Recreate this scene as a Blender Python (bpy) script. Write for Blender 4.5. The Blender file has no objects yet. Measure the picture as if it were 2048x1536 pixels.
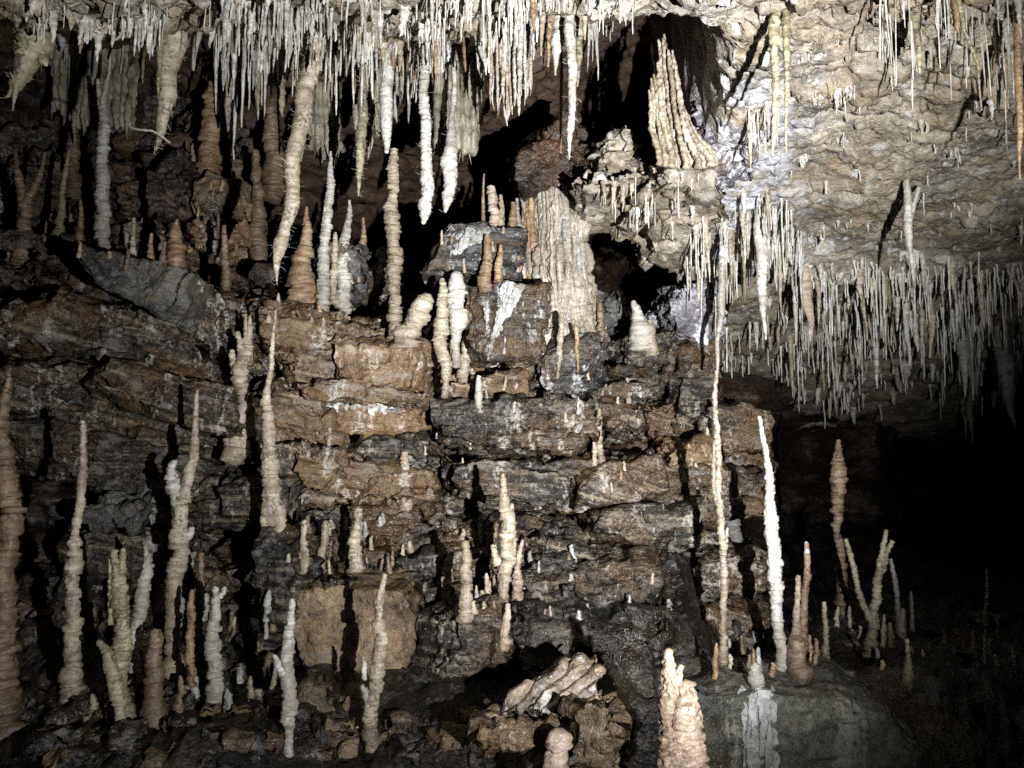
import bpy, math, random
import numpy as np
from mathutils import Vector

random.seed(11)
RNG = np.random.default_rng(11)
scene = bpy.context.scene

# ------------------------------------------------------------------ camera, world, torch, exposure
CAM = np.array((0.0, 0.0, 1.5))
PITCH = math.radians(5.0)
FPX = 1704.0                       # focal length in pixels of the 2048 px wide photograph
cam_d = bpy.data.cameras.new("camera")
cam_d.sensor_width = 36.0
cam_d.lens = 36.0 * FPX / 2048.0
cam_d.clip_start = 0.05
cam_d.clip_end = 200.0
cam = bpy.data.objects.new("camera", cam_d)
cam.location = CAM
cam.rotation_euler = (math.radians(90) + PITCH, 0, 0)
scene.collection.objects.link(cam)
scene.camera = cam

world = bpy.data.worlds.new("World")
scene.world = world
world.use_nodes = True
world.node_tree.nodes["Background"].inputs[0].default_value = (0.0, 0.0, 0.0, 1)   # sealed cave: no daylight
world.node_tree.nodes["Background"].inputs[1].default_value = 0.0

scene.view_settings.view_transform = 'Standard'
scene.view_settings.look = 'None'
scene.view_settings.exposure = 0.0
scene.view_settings.gamma = 1.0
scene.cycles.max_bounces = 2
scene.cycles.diffuse_bounces = 1
scene.cycles.glossy_bounces = 1
scene.cycles.use_denoising = False
scene.cycles.use_adaptive_sampling = True
scene.cycles.adaptive_threshold = 0.02


def pt(px, py, Y):
    """world point seen at photograph pixel (px, py) at distance Y along the view axis"""
    a = (px - 1024.0) / FPX
    b = (768.0 - py) / FPX
    dy = math.cos(PITCH) - math.sin(PITCH) * b
    dz = math.sin(PITCH) + math.cos(PITCH) * b
    return np.array((a / dy * Y, Y, CAM[2] + dz / dy * Y))


# the visitor's hand torch: held to the right of and a little below the camera, pointed up at the ceiling
TORCH = Vector((0.85, 0.05, 1.22))
for _nm, _watt, _deg, _blend, _px, _py in (("torch_beam", 2150.0, 62, 1.0, 1220, 590), ("torch_spill", 770.0, 92, 1.0, 720, 580)):
    torch_d = bpy.data.lights.new(_nm, 'SPOT')
    torch_d.energy = _watt
    torch_d.color = (0.96, 0.98, 1.0)
    torch_d.spot_size = math.radians(_deg)
    torch_d.spot_blend = _blend
    torch_d.shadow_soft_size = 0.018
    torch = bpy.data.objects.new(_nm, torch_d)
    torch.location = TORCH
    torch.rotation_euler = (Vector(pt(_px, _py, 5.0)) - TORCH).to_track_quat('-Z', 'Y').to_euler()
    scene.collection.objects.link(torch)

# ------------------------------------------------------------------ noise
_perm = np.random.default_rng(3).permutation(256).astype(np.int32)
_perm = np.concatenate([_perm, _perm, _perm])
_g = np.random.default_rng(4).normal(size=(256, 3))
_g /= np.linalg.norm(_g, axis=1)[:, None]


def noise(P, seed=0):
    P = np.asarray(P, float) + seed * 17.31
    I = np.floor(P).astype(np.int64)
    F = P - I
    I &= 255
    U = F * F * F * (F * (F * 6 - 15) + 10)
    out = 0
    for dx in (0, 1):
        wx = U[:, 0] if dx else 1 - U[:, 0]
        a = _perm[(I[:, 0] + dx) & 255]
        for dy in (0, 1):
            wy = U[:, 1] if dy else 1 - U[:, 1]
            b = _perm[a + ((I[:, 1] + dy) & 255)]
            for dz in (0, 1):
                wz = U[:, 2] if dz else 1 - U[:, 2]
                c = _perm[b + ((I[:, 2] + dz) & 255)]
                g = _g[c]
                d = g[:, 0] * (F[:, 0] - dx) + g[:, 1] * (F[:, 1] - dy) + g[:, 2] * (F[:, 2] - dz)
                out = out + wx * wy * wz * d
    return out * 1.6


def fbm(P, octaves=4, seed=0, gain=0.5, ridged=False):
    P = np.asarray(P, float)
    s, a = 0, 1.0
    for o in range(octaves):
        n = noise(P * (2.03 ** o), seed + o)
        s = s + a * ((0.5 - np.abs(n)) * 2 if ridged else n)
        a *= gain
    return s


def hash1(k, seed=0):
    v = np.sin((k + seed * 7.13) * 127.1) * 43758.5453
    return v - np.floor(v)


def sstep(a, b, x):
    t = np.clip((x - a) / (b - a), 0, 1)
    return t * t * (3 - 2 * t)


# ------------------------------------------------------------------ mesh helpers
COL = scene.collection


def mesh(name, V, Q, mat, smooth=True):
    V = np.asarray(V, np.float32)
    Q = np.asarray(Q, np.int32)
    k = Q.shape[1]
    me = bpy.data.meshes.new(name)
    me.vertices.add(len(V))
    me.vertices.foreach_set("co", V.ravel())
    me.loops.add(Q.size)
    me.loops.foreach_set("vertex_index", Q.ravel())
    me.polygons.add(len(Q))
    me.polygons.foreach_set("loop_start", np.arange(0, Q.size, k, dtype=np.int32))
    me.polygons.foreach_set("use_smooth", np.full(len(Q), smooth, dtype=bool))
    me.update(calc_edges=True)
    if mat is not None:
        me.materials.append(mat)
    return me


def obj(name, V, Q, mat, parent=None, origin=None, smooth=True):
    V = np.asarray(V, float)
    if parent is not None and origin is None:
        origin = np.array(parent.location) * 0
        V = V - np.array(parent["_o"]) if "_o" in parent else V
        o = bpy.data.objects.new(name, mesh(name, V, Q, mat, smooth))
        o.parent = parent
        COL.objects.link(o)
        return o
    if origin is None:
        origin = np.array((V[:, 0].mean(), V[:, 1].mean(), V[:, 2].min()))
    o = bpy.data.objects.new(name, mesh(name, V - origin, Q, mat, smooth))
    o.location = origin
    COL.objects.link(o)
    return o


def tag(o, label, cat, group=None, kind=None):
    if label:
        o["label"] = label
    if cat:
        o["category"] = cat
    if group:
        o["group"] = group
    o["kind"] = kind or "thing"
    return o


def empty(name, loc):
    o = bpy.data.objects.new(name, None)
    o.location = loc
    o["_o"] = [float(c) for c in loc]
    COL.objects.link(o)
    return o


def vnormals(V, Q):
    n = np.cross(V[Q[:, 2]] - V[Q[:, 0]], V[Q[:, 3]] - V[Q[:, 1]])
    N = np.zeros_like(V)
    for c in range(3):
        for j in range(4):
            N[:, c] += np.bincount(Q[:, j], n[:, c], len(V))
    N /= np.linalg.norm(N, axis=1)[:, None] + 1e-12
    return N


def grid_faces(nx, ny, wrap=False):
    i = np.arange(nx - 1)[:, None]
    j = np.arange(ny if wrap else ny - 1)[None, :]
    j2 = (j + 1) % ny
    return np.stack([i * ny + j, (i + 1) * ny + j, (i + 1) * ny + j2, i * ny + j2], -1).reshape(-1, 4)


# ------------------------------------------------------------------ materials
def nt(name):
    m = bpy.data.materials.new(name)
    m.use_nodes = True
    t = m.node_tree
    t.nodes.clear()
    out = t.nodes.new("ShaderNodeOutputMaterial")
    b = t.nodes.new("ShaderNodeBsdfPrincipled")
    t.links.new(b.outputs[0], out.inputs[0])
    return m, t, b


def ND(t, kind, **kw):
    n = t.nodes.new(kind)
    for k, v in kw.items():
        setattr(n, k, v)
    return n


def tex(t, vec, scale, detail=4, rough=0.55, loc=(0, 0, 0), rot=(0, 0, 0), scl=(1, 1, 1), kind="noise"):
    if any(rot):
        m0 = ND(t, "ShaderNodeMapping")
        m0.inputs[2].default_value = rot
        t.links.new(vec, m0.inputs[0])
        vec = m0.outputs[0]
    mp = ND(t, "ShaderNodeMapping")
    mp.inputs[1].default_value = loc
    mp.inputs[3].default_value = scl
    t.links.new(vec, mp.inputs[0])
    if kind == "noise":
        n = ND(t, "ShaderNodeTexNoise")
        n.inputs["Scale"].default_value = scale
        n.inputs["Detail"].default_value = detail
        n.inputs["Roughness"].default_value = rough
    else:
        n = ND(t, "ShaderNodeTexVoronoi")
        n.inputs["Scale"].default_value = scale
    t.links.new(mp.outputs[0], n.inputs["Vector"])
    return n.outputs[0]


def ramp(t, fac, stops):
    r = ND(t, "ShaderNodeValToRGB")
    e = r.color_ramp.elements
    while len(e) < len(stops):
        e.new(0.5)
    for el, (p, c) in zip(e, stops):
        el.position = p
        el.color = (*c, 1) if isinstance(c, tuple) else (c, c, c, 1)
    t.links.new(fac, r.inputs[0])
    return r.outputs[0]


def mix(t, fac, a, b, mode='MIX'):
    m = ND(t, "ShaderNodeMix", data_type='RGBA', blend_type=mode)
    for sock, v in ((m.inputs[0], fac), (m.inputs[6], a), (m.inputs[7], b)):
        if isinstance(v, tuple):
            sock.default_value = (*v, 1)
        elif isinstance(v, (int, float)):
            sock.default_value = v
        else:
            t.links.new(v, sock)
    return m.outputs[2]


def math_n(t, op, a, b=None):
    m = ND(t, "ShaderNodeMath", operation=op)
    for i, v in enumerate((a, b)):
        if v is None:
            continue
        if isinstance(v, (int, float)):
            m.inputs[i].default_value = v
        else:
            t.links.new(v, m.inputs[i])
    return m.outputs[0]


def position(t, jitter=True):
    g = ND(t, "ShaderNodeNewGeometry")
    if not jitter:
        return g.outputs["Position"]
    oi = ND(t, "ShaderNodeObjectInfo")
    v = ND(t, "ShaderNodeVectorMath", operation='MULTIPLY_ADD')
    t.links.new(oi.outputs["Random"], v.inputs[0])
    v.inputs[1].default_value = (5.3, 7.7, 3.1)
    t.links.new(g.outputs["Position"], v.inputs[2])
    return v.outputs[0]


def rock_material(name, dark, mid, light, stain, calcite, dip=0.0, stain_at=0.56, calc_at=0.66, speck=0.72, bump=0.9, bed=26.0,
                  rough=0.44, jitter=False, big=1.7, clay_shade=None):
    m, t, b = nt(name)
    P = position(t, jitter)
    beds = tex(t, P, 1.0, 4, 0.65, rot=(0, -dip, 0), scl=(2.6, 2.6, bed))
    fine = tex(t, P, 38.0, 3, 0.7)
    patch = tex(t, P, big, 4, 0.65, loc=(sum(map(ord, name)) % 7, 0, 0))
    v = math_n(t, 'ADD', math_n(t, 'MULTIPLY', beds, 0.6), math_n(t, 'MULTIPLY', fine, 0.4))
    base = ramp(t, v, [(0.38, dark), (0.50, mid), (0.63, light)])
    grey = ramp(t, tex(t, P, 3.1, 3, 0.6, loc=(3, 8, 1)), [(0.36, 0.45), (0.64, 1.5)])
    base = mix(t, 1.0, base, grey, 'MULTIPLY')
    pf = math_n(t, 'ADD', math_n(t, 'MULTIPLY', patch, 0.75), math_n(t, 'MULTIPLY', fine, 0.25))
    sf = ramp(t, pf, [(stain_at - 0.07, 0.0), (stain_at + 0.07, 0.85)])
    base = mix(t, sf, base, mix(t, beds, stain, tuple(c * 0.4 for c in stain)))
    midn = tex(t, P, 6.0, 4, 0.7, loc=(9, 3, 4), rot=(0, -dip, 0), scl=(1, 1, 1.8))
    lilac = tuple(0.55 * m_ + 0.45 * g_ for m_, g_ in zip(light, (0.20, 0.19, 0.20)))
    base = mix(t, ramp(t, midn, [(0.55, 0.0), (0.63, 0.7)]), base, mix(t, fine, tuple(c * 0.55 for c in lilac), lilac))
    base = mix(t, ramp(t, midn, [(0.34, 0.75), (0.44, 0.0)]), base, mix(t, fine, tuple(c * 0.35 for c in stain), stain))
    streak = tex(t, P, 1.0, 4, 0.65, scl=(8.5, 8.5, 1.5), loc=(1, 5, 9))
    drip = math_n(t, 'ADD', math_n(t, 'MULTIPLY', streak, 0.7), math_n(t, 'MULTIPLY', fine, 0.3))
    cf = ramp(t, drip, [(calc_at - 0.05, 0.0), (calc_at + 0.04, 0.9)])
    base = mix(t, cf, base, calcite)
    sp = ramp(t, tex(t, P, 80.0, 1, 0.5), [(speck, 0.0), (speck + 0.05, 0.8)])
    base = mix(t, sp, base, tuple(min(1, c * 1.15) for c in calcite))
    if clay_shade:
        big2 = tex(t, P, 1.1, 4, 0.7, loc=(2, 7, 5))
        base = mix(t, ramp(t, big2, [(0.50, 0.0), (0.66, 0.8)]), base, mix(t, fine, (0.10, 0.085, 0.06), (0.30, 0.25, 0.17)))
        ac = ND(t, "ShaderNodeAttribute", attribute_name="coat")
        base = mix(t, math_n(t, 'MULTIPLY', ac.outputs["Fac"], ramp(t, midn, [(0.42, 0.0), (0.56, 0.95)])), base, mix(t, fine, (0.42, 0.42, 0.46), (0.74, 0.74, 0.77)))
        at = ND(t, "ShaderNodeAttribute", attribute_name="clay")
        base = mix(t, at.outputs["Fac"], base, mix(t, fine, clay_shade, tuple(c * 0.4 for c in clay_shade)))  # clay brown, deepened so the hollows' shade sits in the colour
    t.links.new(base, b.inputs["Base Color"])
    rr = ramp(t, patch, [(0.35, rough + 0.2), (0.65, rough - 0.22)])
    t.links.new(rr, b.inputs["Roughness"])
    b.inputs["Specular IOR Level"].default_value = 0.45
    hsum = math_n(t, 'ADD', math_n(t, 'MULTIPLY', beds, 0.8), math_n(t, 'MULTIPLY', fine, 0.8))
    bp = ND(t, "ShaderNodeBump")
    bp.inputs["Strength"].default_value = bump
    bp.inputs["Distance"].default_value = 0.03
    t.links.new(hsum, bp.inputs["Height"])
    t.links.new(bp.outputs[0], b.inputs["Normal"])
    return m


def calcite_material(name, a, bcol, dirt, dirt_at=0.6, rough=0.42, band=42.0, bump=0.5, flute=False):
    m, t, b = nt(name)
    P = position(t)
    band_n = tex(t, P, 1.0, 3, 0.6, scl=(8, 8, band) if not flute else (60, 60, 5))
    soft = tex(t, P, 9.0, 4, 0.65)
    fine = tex(t, P, 70.0, 3, 0.7)
    v = math_n(t, 'ADD', math_n(t, 'MULTIPLY', band_n, 0.38), math_n(t, 'ADD', math_n(t, 'MULTIPLY', soft, 0.36), math_n(t, 'MULTIPLY', fine, 0.26)))
    pale = tuple(min(0.78, c * 1.18 + 0.04) for c in a)
    base = ramp(t, v, [(0.36, tuple(c * 0.55 for c in bcol)), (0.44, bcol), (0.52, a), (0.62, pale)])
    zone = tex(t, P, 4.2, 3, 0.6, loc=(4, 2, 7), scl=(1, 1, 0.7))
    base = mix(t, ramp(t, zone, [(0.46, 0.0), (0.60, 0.75)]), base, mix(t, v, tuple(c * 0.5 for c in bcol), bcol))
    d = math_n(t, 'ADD', math_n(t, 'MULTIPLY', soft, 0.5), math_n(t, 'MULTIPLY', fine, 0.5))
    base = mix(t, ramp(t, d, [(dirt_at - 0.06, 0.0), (dirt_at + 0.03, 0.92)]), base, dirt)
    t.links.new(base, b.inputs["Base Color"])
    mud = ND(t, "ShaderNodeAttribute", attribute_name="mud")
    mf = math_n(t, 'MULTIPLY', mud.outputs["Fac"], ramp(t, d, [(0.36, 0.25), (0.56, 1.0)]))
    base = mix(t, mf, base, mix(t, fine, dirt, tuple(c * 0.55 for c in bcol)))
    t.links.new(base, b.inputs["Base Color"])
    b.inputs["Roughness"].default_value = rough
    b.inputs["Specular IOR Level"].default_value = 0.5
    h = math_n(t, 'ADD', fine, math_n(t, 'MULTIPLY', band_n, 0.9))
    bp = ND(t, "ShaderNodeBump")
    bp.inputs["Strength"].default_value = bump
    bp.inputs["Distance"].default_value = 0.014
    t.links.new(h, bp.inputs["Height"])
    t.links.new(bp.outputs[0], b.inputs["Normal"])
    return m


CREAM = (0.50, 0.44, 0.32)
WHITE = (0.62, 0.61, 0.58)
M = {}
M["slate"] = rock_material("dark_slate", (0.004, 0.0035, 0.003), (0.020, 0.017, 0.0135), (0.19, 0.16, 0.115), (0.13, 0.075, 0.033), (0.42, 0.39, 0.34), dip=0.03, calc_at=0.61, stain_at=0.54)
M["brown"] = rock_material("brown_strata", (0.005, 0.0037, 0.0027), (0.036, 0.027, 0.018), (0.25, 0.20, 0.135), (0.17, 0.092, 0.038), (0.46, 0.43, 0.38), dip=0.27, calc_at=0.6)
M["tan"] = rock_material("tan_strata", (0.010, 0.007, 0.004), (0.10, 0.068, 0.037), (0.34, 0.275, 0.185), (0.21, 0.125, 0.055), (0.5, 0.47, 0.42), dip=0.2, calc_at=0.59, stain_at=0.5)
M["greystone"] = rock_material("grey_limestone", (0.035, 0.034, 0.033), (0.085, 0.082, 0.077), (0.19, 0.18, 0.155), (0.22, 0.16, 0.08), (0.34, 0.32, 0.26), dip=0.1, bed=7.0, stain_at=0.6)
M["veined"] = rock_material("white_veined_slate", (0.006, 0.006, 0.006), (0.025, 0.024, 0.023), (0.15, 0.14, 0.13), (0.16, 0.10, 0.045), (0.58, 0.57, 0.55), dip=0.05, calc_at=0.6, bed=30, stain_at=0.5)
M["orange"] = rock_material("orange_flow_rock", (0.035, 0.02, 0.01), (0.18, 0.11, 0.052), (0.40, 0.325, 0.225), (0.25, 0.15, 0.07), (0.55, 0.5, 0.42), dip=0.1, bed=12.0, stain_at=0.5, calc_at=0.6)
M["clayblock"] = rock_material("ochre_clay_rock", (0.04, 0.026, 0.014), (0.16, 0.11, 0.058), (0.29, 0.215, 0.125), (0.06, 0.055, 0.05), (0.34, 0.29, 0.22), bed=3.0, stain_at=0.58, calc_at=0.64)
M["ledge"] = rock_material("grey_green_ledge", (0.02, 0.02, 0.017), (0.062, 0.06, 0.047), (0.13, 0.122, 0.095), (0.10, 0.085, 0.045), (0.26, 0.245, 0.2), bed=3.0, stain_at=0.58, calc_at=0.6)
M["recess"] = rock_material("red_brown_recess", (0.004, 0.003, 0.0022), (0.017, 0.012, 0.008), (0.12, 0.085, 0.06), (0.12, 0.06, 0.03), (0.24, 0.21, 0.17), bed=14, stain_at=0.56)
M["ceiling"] = rock_material("tan_ceiling", (0.085, 0.072, 0.056), (0.28, 0.245, 0.19), (0.45, 0.405, 0.33), (0.42, 0.325, 0.2), (0.66, 0.65, 0.65), bed=7.0, stain_at=0.54, calc_at=0.6, bump=0.7, rough=0.6, big=2.4, clay_shade=(0.13, 0.085, 0.056))
M["lavender"] = rock_material("lavender_grey_rock", (0.07, 0.064, 0.07), (0.21, 0.195, 0.21), (0.36, 0.34, 0.35), (0.3, 0.22, 0.16), (0.7, 0.69, 0.72), bed=8.0, stain_at=0.62, calc_at=0.55)
M["floor"] = rock_material("muddy_floor", (0.003, 0.0027, 0.0024), (0.012, 0.0105, 0.009), (0.075, 0.064, 0.048), (0.06, 0.042, 0.026), (0.34, 0.31, 0.26), bed=6.0, calc_at=0.66, speck=0.74, rough=0.38)
M["cave_cream"] = rock_material("cream_crust_rock", (0.08, 0.06, 0.042), (0.26, 0.20, 0.14), (0.42, 0.345, 0.26), (0.34, 0.22, 0.12), (0.62, 0.58, 0.52), bed=9.0, stain_at=0.56, calc_at=0.58)
M["spill"] = rock_material("white_calcite_spill", (0.15, 0.145, 0.14), (0.36, 0.355, 0.34), (0.55, 0.545, 0.53), (0.26, 0.22, 0.16), (0.62, 0.61, 0.6), bed=3.0, stain_at=0.58, calc_at=0.58)
M["cream"] = calcite_material("cream_calcite", (0.52, 0.46, 0.35), (0.30, 0.24, 0.155), (0.10, 0.07, 0.045), 0.57)
M["white"] = calcite_material("white_calcite", (0.60, 0.58, 0.53), (0.36, 0.32, 0.26), (0.16, 0.13, 0.09), 0.59)
M["grey"] = calcite_material("grey_calcite", (0.42, 0.41, 0.38), (0.26, 0.25, 0.22), (0.09, 0.08, 0.06), 0.57)
M["orangecal"] = calcite_material("orange_calcite", (0.40, 0.285, 0.175), (0.24, 0.145, 0.075), (0.09, 0.05, 0.03), 0.57)
M["browncal"] = calcite_material("brown_calcite", (0.27, 0.195, 0.125), (0.14, 0.095, 0.058), (0.05, 0.035, 0.022), 0.56)
M["olive"] = calcite_material("olive_calcite", (0.40, 0.36, 0.23), (0.22, 0.19, 0.11), (0.07, 0.055, 0.035), 0.56)
M["pink"] = calcite_material("pink_calcite", (0.54, 0.44, 0.345), (0.33, 0.245, 0.17), (0.12, 0.08, 0.05), 0.58)
M["pinktan"] = calcite_material("pink_tan_calcite", (0.38, 0.29, 0.215), (0.24, 0.17, 0.115), (0.1, 0.065, 0.04), 0.58)
M["straw"] = calcite_material("straw_calcite", (0.60, 0.58, 0.53), (0.40, 0.37, 0.31), (0.25, 0.19, 0.12), 0.64, bump=0.2)
M["curtain"] = calcite_material("fluted_curtain", (0.34, 0.31, 0.23), (0.19, 0.165, 0.11), (0.09, 0.07, 0.045), 0.6, flute=True, bump=0.6)
M["flow"] = calcite_material("flowstone", (0.45, 0.41, 0.335), (0.27, 0.225, 0.155), (0.16, 0.1, 0.05), 0.6, flute=True, bump=0.5)

ANCHORS = []          # (px, py, label) of things described one by one
LOOSE = []            # (object, colour, noun) of small things described by their neighbours


def proj(p):
    d = np.asarray(p, float) - CAM
    f = d[1] * math.cos(PITCH) + d[2] * math.sin(PITCH)
    v = -d[1] * math.sin(PITCH) + d[2] * math.cos(PITCH)
    return 1024 + FPX * d[0] / f, 768 - FPX * v / f


def label_loose():
    cuts = [" with ", " standing", " beside ", " on ", " in ", " at ", " behind ", " between ", " left ", " right ", " cut ", " of ", " under ", " below ", " hanging", " resting", " lying", " rising",
            " crossing", " next ", " near ", " touching", " reaching", " feeding", " hugging", " leaning beside", " balanced", " jutting", " running", " high ", " along ", " above ", " over ", " like ", " across ", " inside ", " wedged", " carrying", " casting", " where ", " packed", " directly", " joining", ","]

    def short(lab):
        i = min([lab.find(c) for c in cuts if lab.find(c) > 6] + [len(lab)])
        return lab[:i]
    n = {}
    for a in ANCHORS:
        n[short(a[2])] = n.get(short(a[2]), 0) + 1
    good = [(x, y, short(l)) for x, y, l in ANCHORS if n[short(l)] == 1 and len(short(l).split()) <= 7]
    sets = {}
    for o, col, noun in LOOSE:
        x, y = proj(o.location)
        ax, ay, ph = min(good, key=lambda g: (g[0] - x) ** 2 + (g[1] - y) ** 2)
        dx, dy = x - ax, y - ay
        way = ("left of" if dx < 0 else "right of") if abs(dx) > abs(dy) else ("above" if dy < 0 else "below")
        sets.setdefault((col, noun, way, ph), []).append(((dx * dx + dy * dy), o))
    ones = ["", "second ", "third ", "fourth ", "fifth ", "sixth ", "seventh ", "eighth ", "ninth ", "tenth ", "eleventh ", "twelfth "]
    ords = ones + ["%d%s " % (q, {1: "st", 2: "nd", 3: "rd"}.get(q % 10 if q not in (11, 12, 13) else 0, "th")) for q in range(13, 300)]
    for (col, noun, way, ph), L in sets.items():
        L.sort(key=lambda q: q[0])
        for k, (d, o) in enumerate(L):
            o["label"] = ("%snearest %s %s %s the %s" % (ords[k], col, noun, way, ph)) if len(L) > 1 else "%s %s just %s the %s" % (col, noun, way, ph)


# ------------------------------------------------------------------ the setting: ceiling, wall, floor
cave_root = None


def interp(x, xs, ys):
    return np.interp(x, xs, ys)


def ceiling():
    ns, ny = 560, 430
    s = np.linspace(-0.74, 0.74, ns)
    Y = np.exp(np.linspace(math.log(1.6), math.log(15.0), ny))
    S, YY = np.meshgrid(s, Y, indexing='ij')
    S, YY = S.ravel(), YY.ravel()
    X = S * YY
    P = np.stack([X, YY, np.zeros_like(X)], -1)
    wob = noise(P * 1.7, 5) * 0.03 + noise(P * 5.0, 6) * 0.014
    hl = interp(YY, [1, 2.5, 3, 4, 5, 6.5, 8, 15], [1.5, 1.52, 1.64, 2.1, 2.45, 2.75, 2.75, 2.3])
    pk = np.exp(-((S - 0.16) / 0.09) ** 2) * sstep(3.0, 3.6, YY)
    hl = hl + pk * 0.40 + 0.45 * sstep(-0.30, -0.42, S) * sstep(3.3, 4.6, YY)
    hr = interp(YY, [1, 2.5, 3, 4.5, 5.6, 6.0, 6.3, 7.0, 7.2, 8.2, 8.4, 10, 11, 15], [1.55, 1.6, 1.62, 1.56, 1.38, 1.27, 1.33, 1.15, 1.2, 0.97, 1.0, 0.66, 0.52, 0.1])
    se = interp(YY, [1, 3, 3.7, 4.2, 4.7, 5.2, 6.5, 8, 10, 15], [.28, .28, .26, .235, .205, .18, .185, .23, .245, .26])
    k = sstep(-0.016, 0.016, S - se + wob)
    h = hl * (1 - k) + hr * k
    Q = np.stack([X, YY, h], -1)
    lumps = fbm(Q * 1.3, 3, 20) * 0.11
    flake = fbm(Q * np.array((2.6, 6.5, 2.6)), 4, 30, gain=0.5)
    terr = np.floor(flake * 1.9 + lumps * 9 + noise(Q * 3, 9) * 0.6)
    ledge = (hash1(terr) - 0.5) * 0.10 + terr * 0.03
    ledge = ledge * (1 - 0.65 * k * sstep(3.4, 4.2, YY)) * (1 - 0.6 * (1 - k))
    rid_k = 1 - 0.5 * k
    chips = fbm(Q * np.array((12, 20, 12)), 2, 33) * 0.016
    rid = fbm(Q * 5.0, 3, 24, ridged=True) * 0.028
    fine = fbm(Q * 30, 2, 35) * 0.010
    h = h - (lumps * 0.8 + ledge + chips + rid * rid_k + fine)
    dx = noise(Q * 7, 40) * 0.035 + noise(Q * 19, 42) * 0.016
    dy = noise(Q * 7, 41) * 0.035 + noise(Q * 19, 43) * 0.016
    V = np.stack([X + dx, YY + dy, CAM[2] + h], -1)
    F = grid_faces(ns, ny)[:, ::-1]
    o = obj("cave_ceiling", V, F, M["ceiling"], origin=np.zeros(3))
    cl = np.clip(np.maximum(pk * 1.3, sstep(4.6, 5.6, YY)) * (1 - k), 0, 1)  # brown clay mask, also painting shade into the pocket and far recess
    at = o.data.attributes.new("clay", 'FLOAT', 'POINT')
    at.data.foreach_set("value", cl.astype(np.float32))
    coat = k * np.exp(-((S - 0.27) / 0.075) ** 2) * sstep(3.3, 3.9, YY) * (1 - sstep(5.5, 6.5, YY))
    at = o.data.attributes.new("coat", 'FLOAT', 'POINT')
    at.data.foreach_set("value", coat.astype(np.float32))
    tag(o, "rough tan cave ceiling hung with stalactites", None, kind="structure")
    return o


def idw(px, py, pts, power=3.0):
    num = den = 0
    for (x, y, d) in pts:
        w = 1.0 / (((px - x) ** 2 + ((py - y) * 1.3) ** 2) + 900.0) ** (power / 2)
        num = num + w * d
        den = den + w
    return num / den


def back_wall():
    cps = []
    for x in range(-200, 1201, 175):
        cps += [(x, -100, 8.0), (x, 100, 7.6), (x, 300, 7.2), (x, 450, 6.9), (x, 540, 6.4), (x, 620, 5.35), (x, 800, 5.25), (x, 1000, 5.15), (x, 1150, 4.95), (x, 1300, 4.75), (x, 1500, 4.6)]
    cps = [c for c in cps if not (470 < c[0] < 1100 and 250 < c[1] < 560)]
    cps += [(x, y, 11.5) for x in (520, 600, 700, 800, 900, 1000, 1060) for y in (300, 400, 480, 545)]
    cps += [(170, 180, 6.6), (100, 160, 6.6), (230, 230, 6.6),
            (1230, 500, 11), (1250, 580, 10), (1290, 460, 11), (1250, 640, 6.4), (1300, 720, 5.7), (1300, 850, 5.7), (1350, 950, 5.6), (1300, 1100, 5.2), (1400, 1000, 5.8), (1430, 1150, 5.6), (1350, 1250, 4.8),
            (1480, 900, 8.0), (1500, 1100, 7.5), (1480, 1250, 7), (1600, 900, 13), (1600, 1100, 13), (1600, 1250, 12), (1900, 900, 14), (1900, 1200, 14), (2150, 1000, 14), (2150, 700, 14), (1800, 600, 14), (1600, 500, 14), (1600, 300, 14), (1600, 0, 14), (2100, 200, 14), (1500, 700, 11), (1420, 600, 9), (1450, 800, 7.5), (1800, 1500, 13), (1500, 1500, 9)]
    nx, ny = 330, 250
    px, py = np.meshgrid(np.linspace(-420, 2450, nx), np.linspace(-160, 1500, ny), indexing='ij')
    px, py = px.ravel(), py.ravel()
    D = idw(px, py, cps)
    a = (px - 1024.0) / FPX
    b = (768.0 - py) / FPX
    dy = math.cos(PITCH) - math.sin(PITCH) * b
    dz = math.sin(PITCH) + math.cos(PITCH) * b
    V = np.stack([a / dy * D, D, CAM[2] + dz / dy * D], -1)
    lay = V[:, 2] * 1.0 - V[:, 0] * 0.15 + noise(V * 1.5, 3) * 0.08
    t = lay / 0.14
    kf = np.floor(t)
    st = hash1(kf) + (hash1(kf + 1) - hash1(kf)) * sstep(0.8, 1, t - kf)
    V[:, 1] += (st - 0.5) * 0.3 + fbm(V * 1.2, 4, 50) * 0.35 + fbm(V * 7, 3, 56) * 0.05
    V[:, 0] += fbm(V * 5, 2, 60) * 0.04
    F = grid_faces(nx, ny)
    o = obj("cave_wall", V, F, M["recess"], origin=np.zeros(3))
    tag(o, "brown layered rock wall at the back of the cave", None, kind="structure")
    o["_o"] = [0.0, 0.0, 0.0]
    return o


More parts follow.
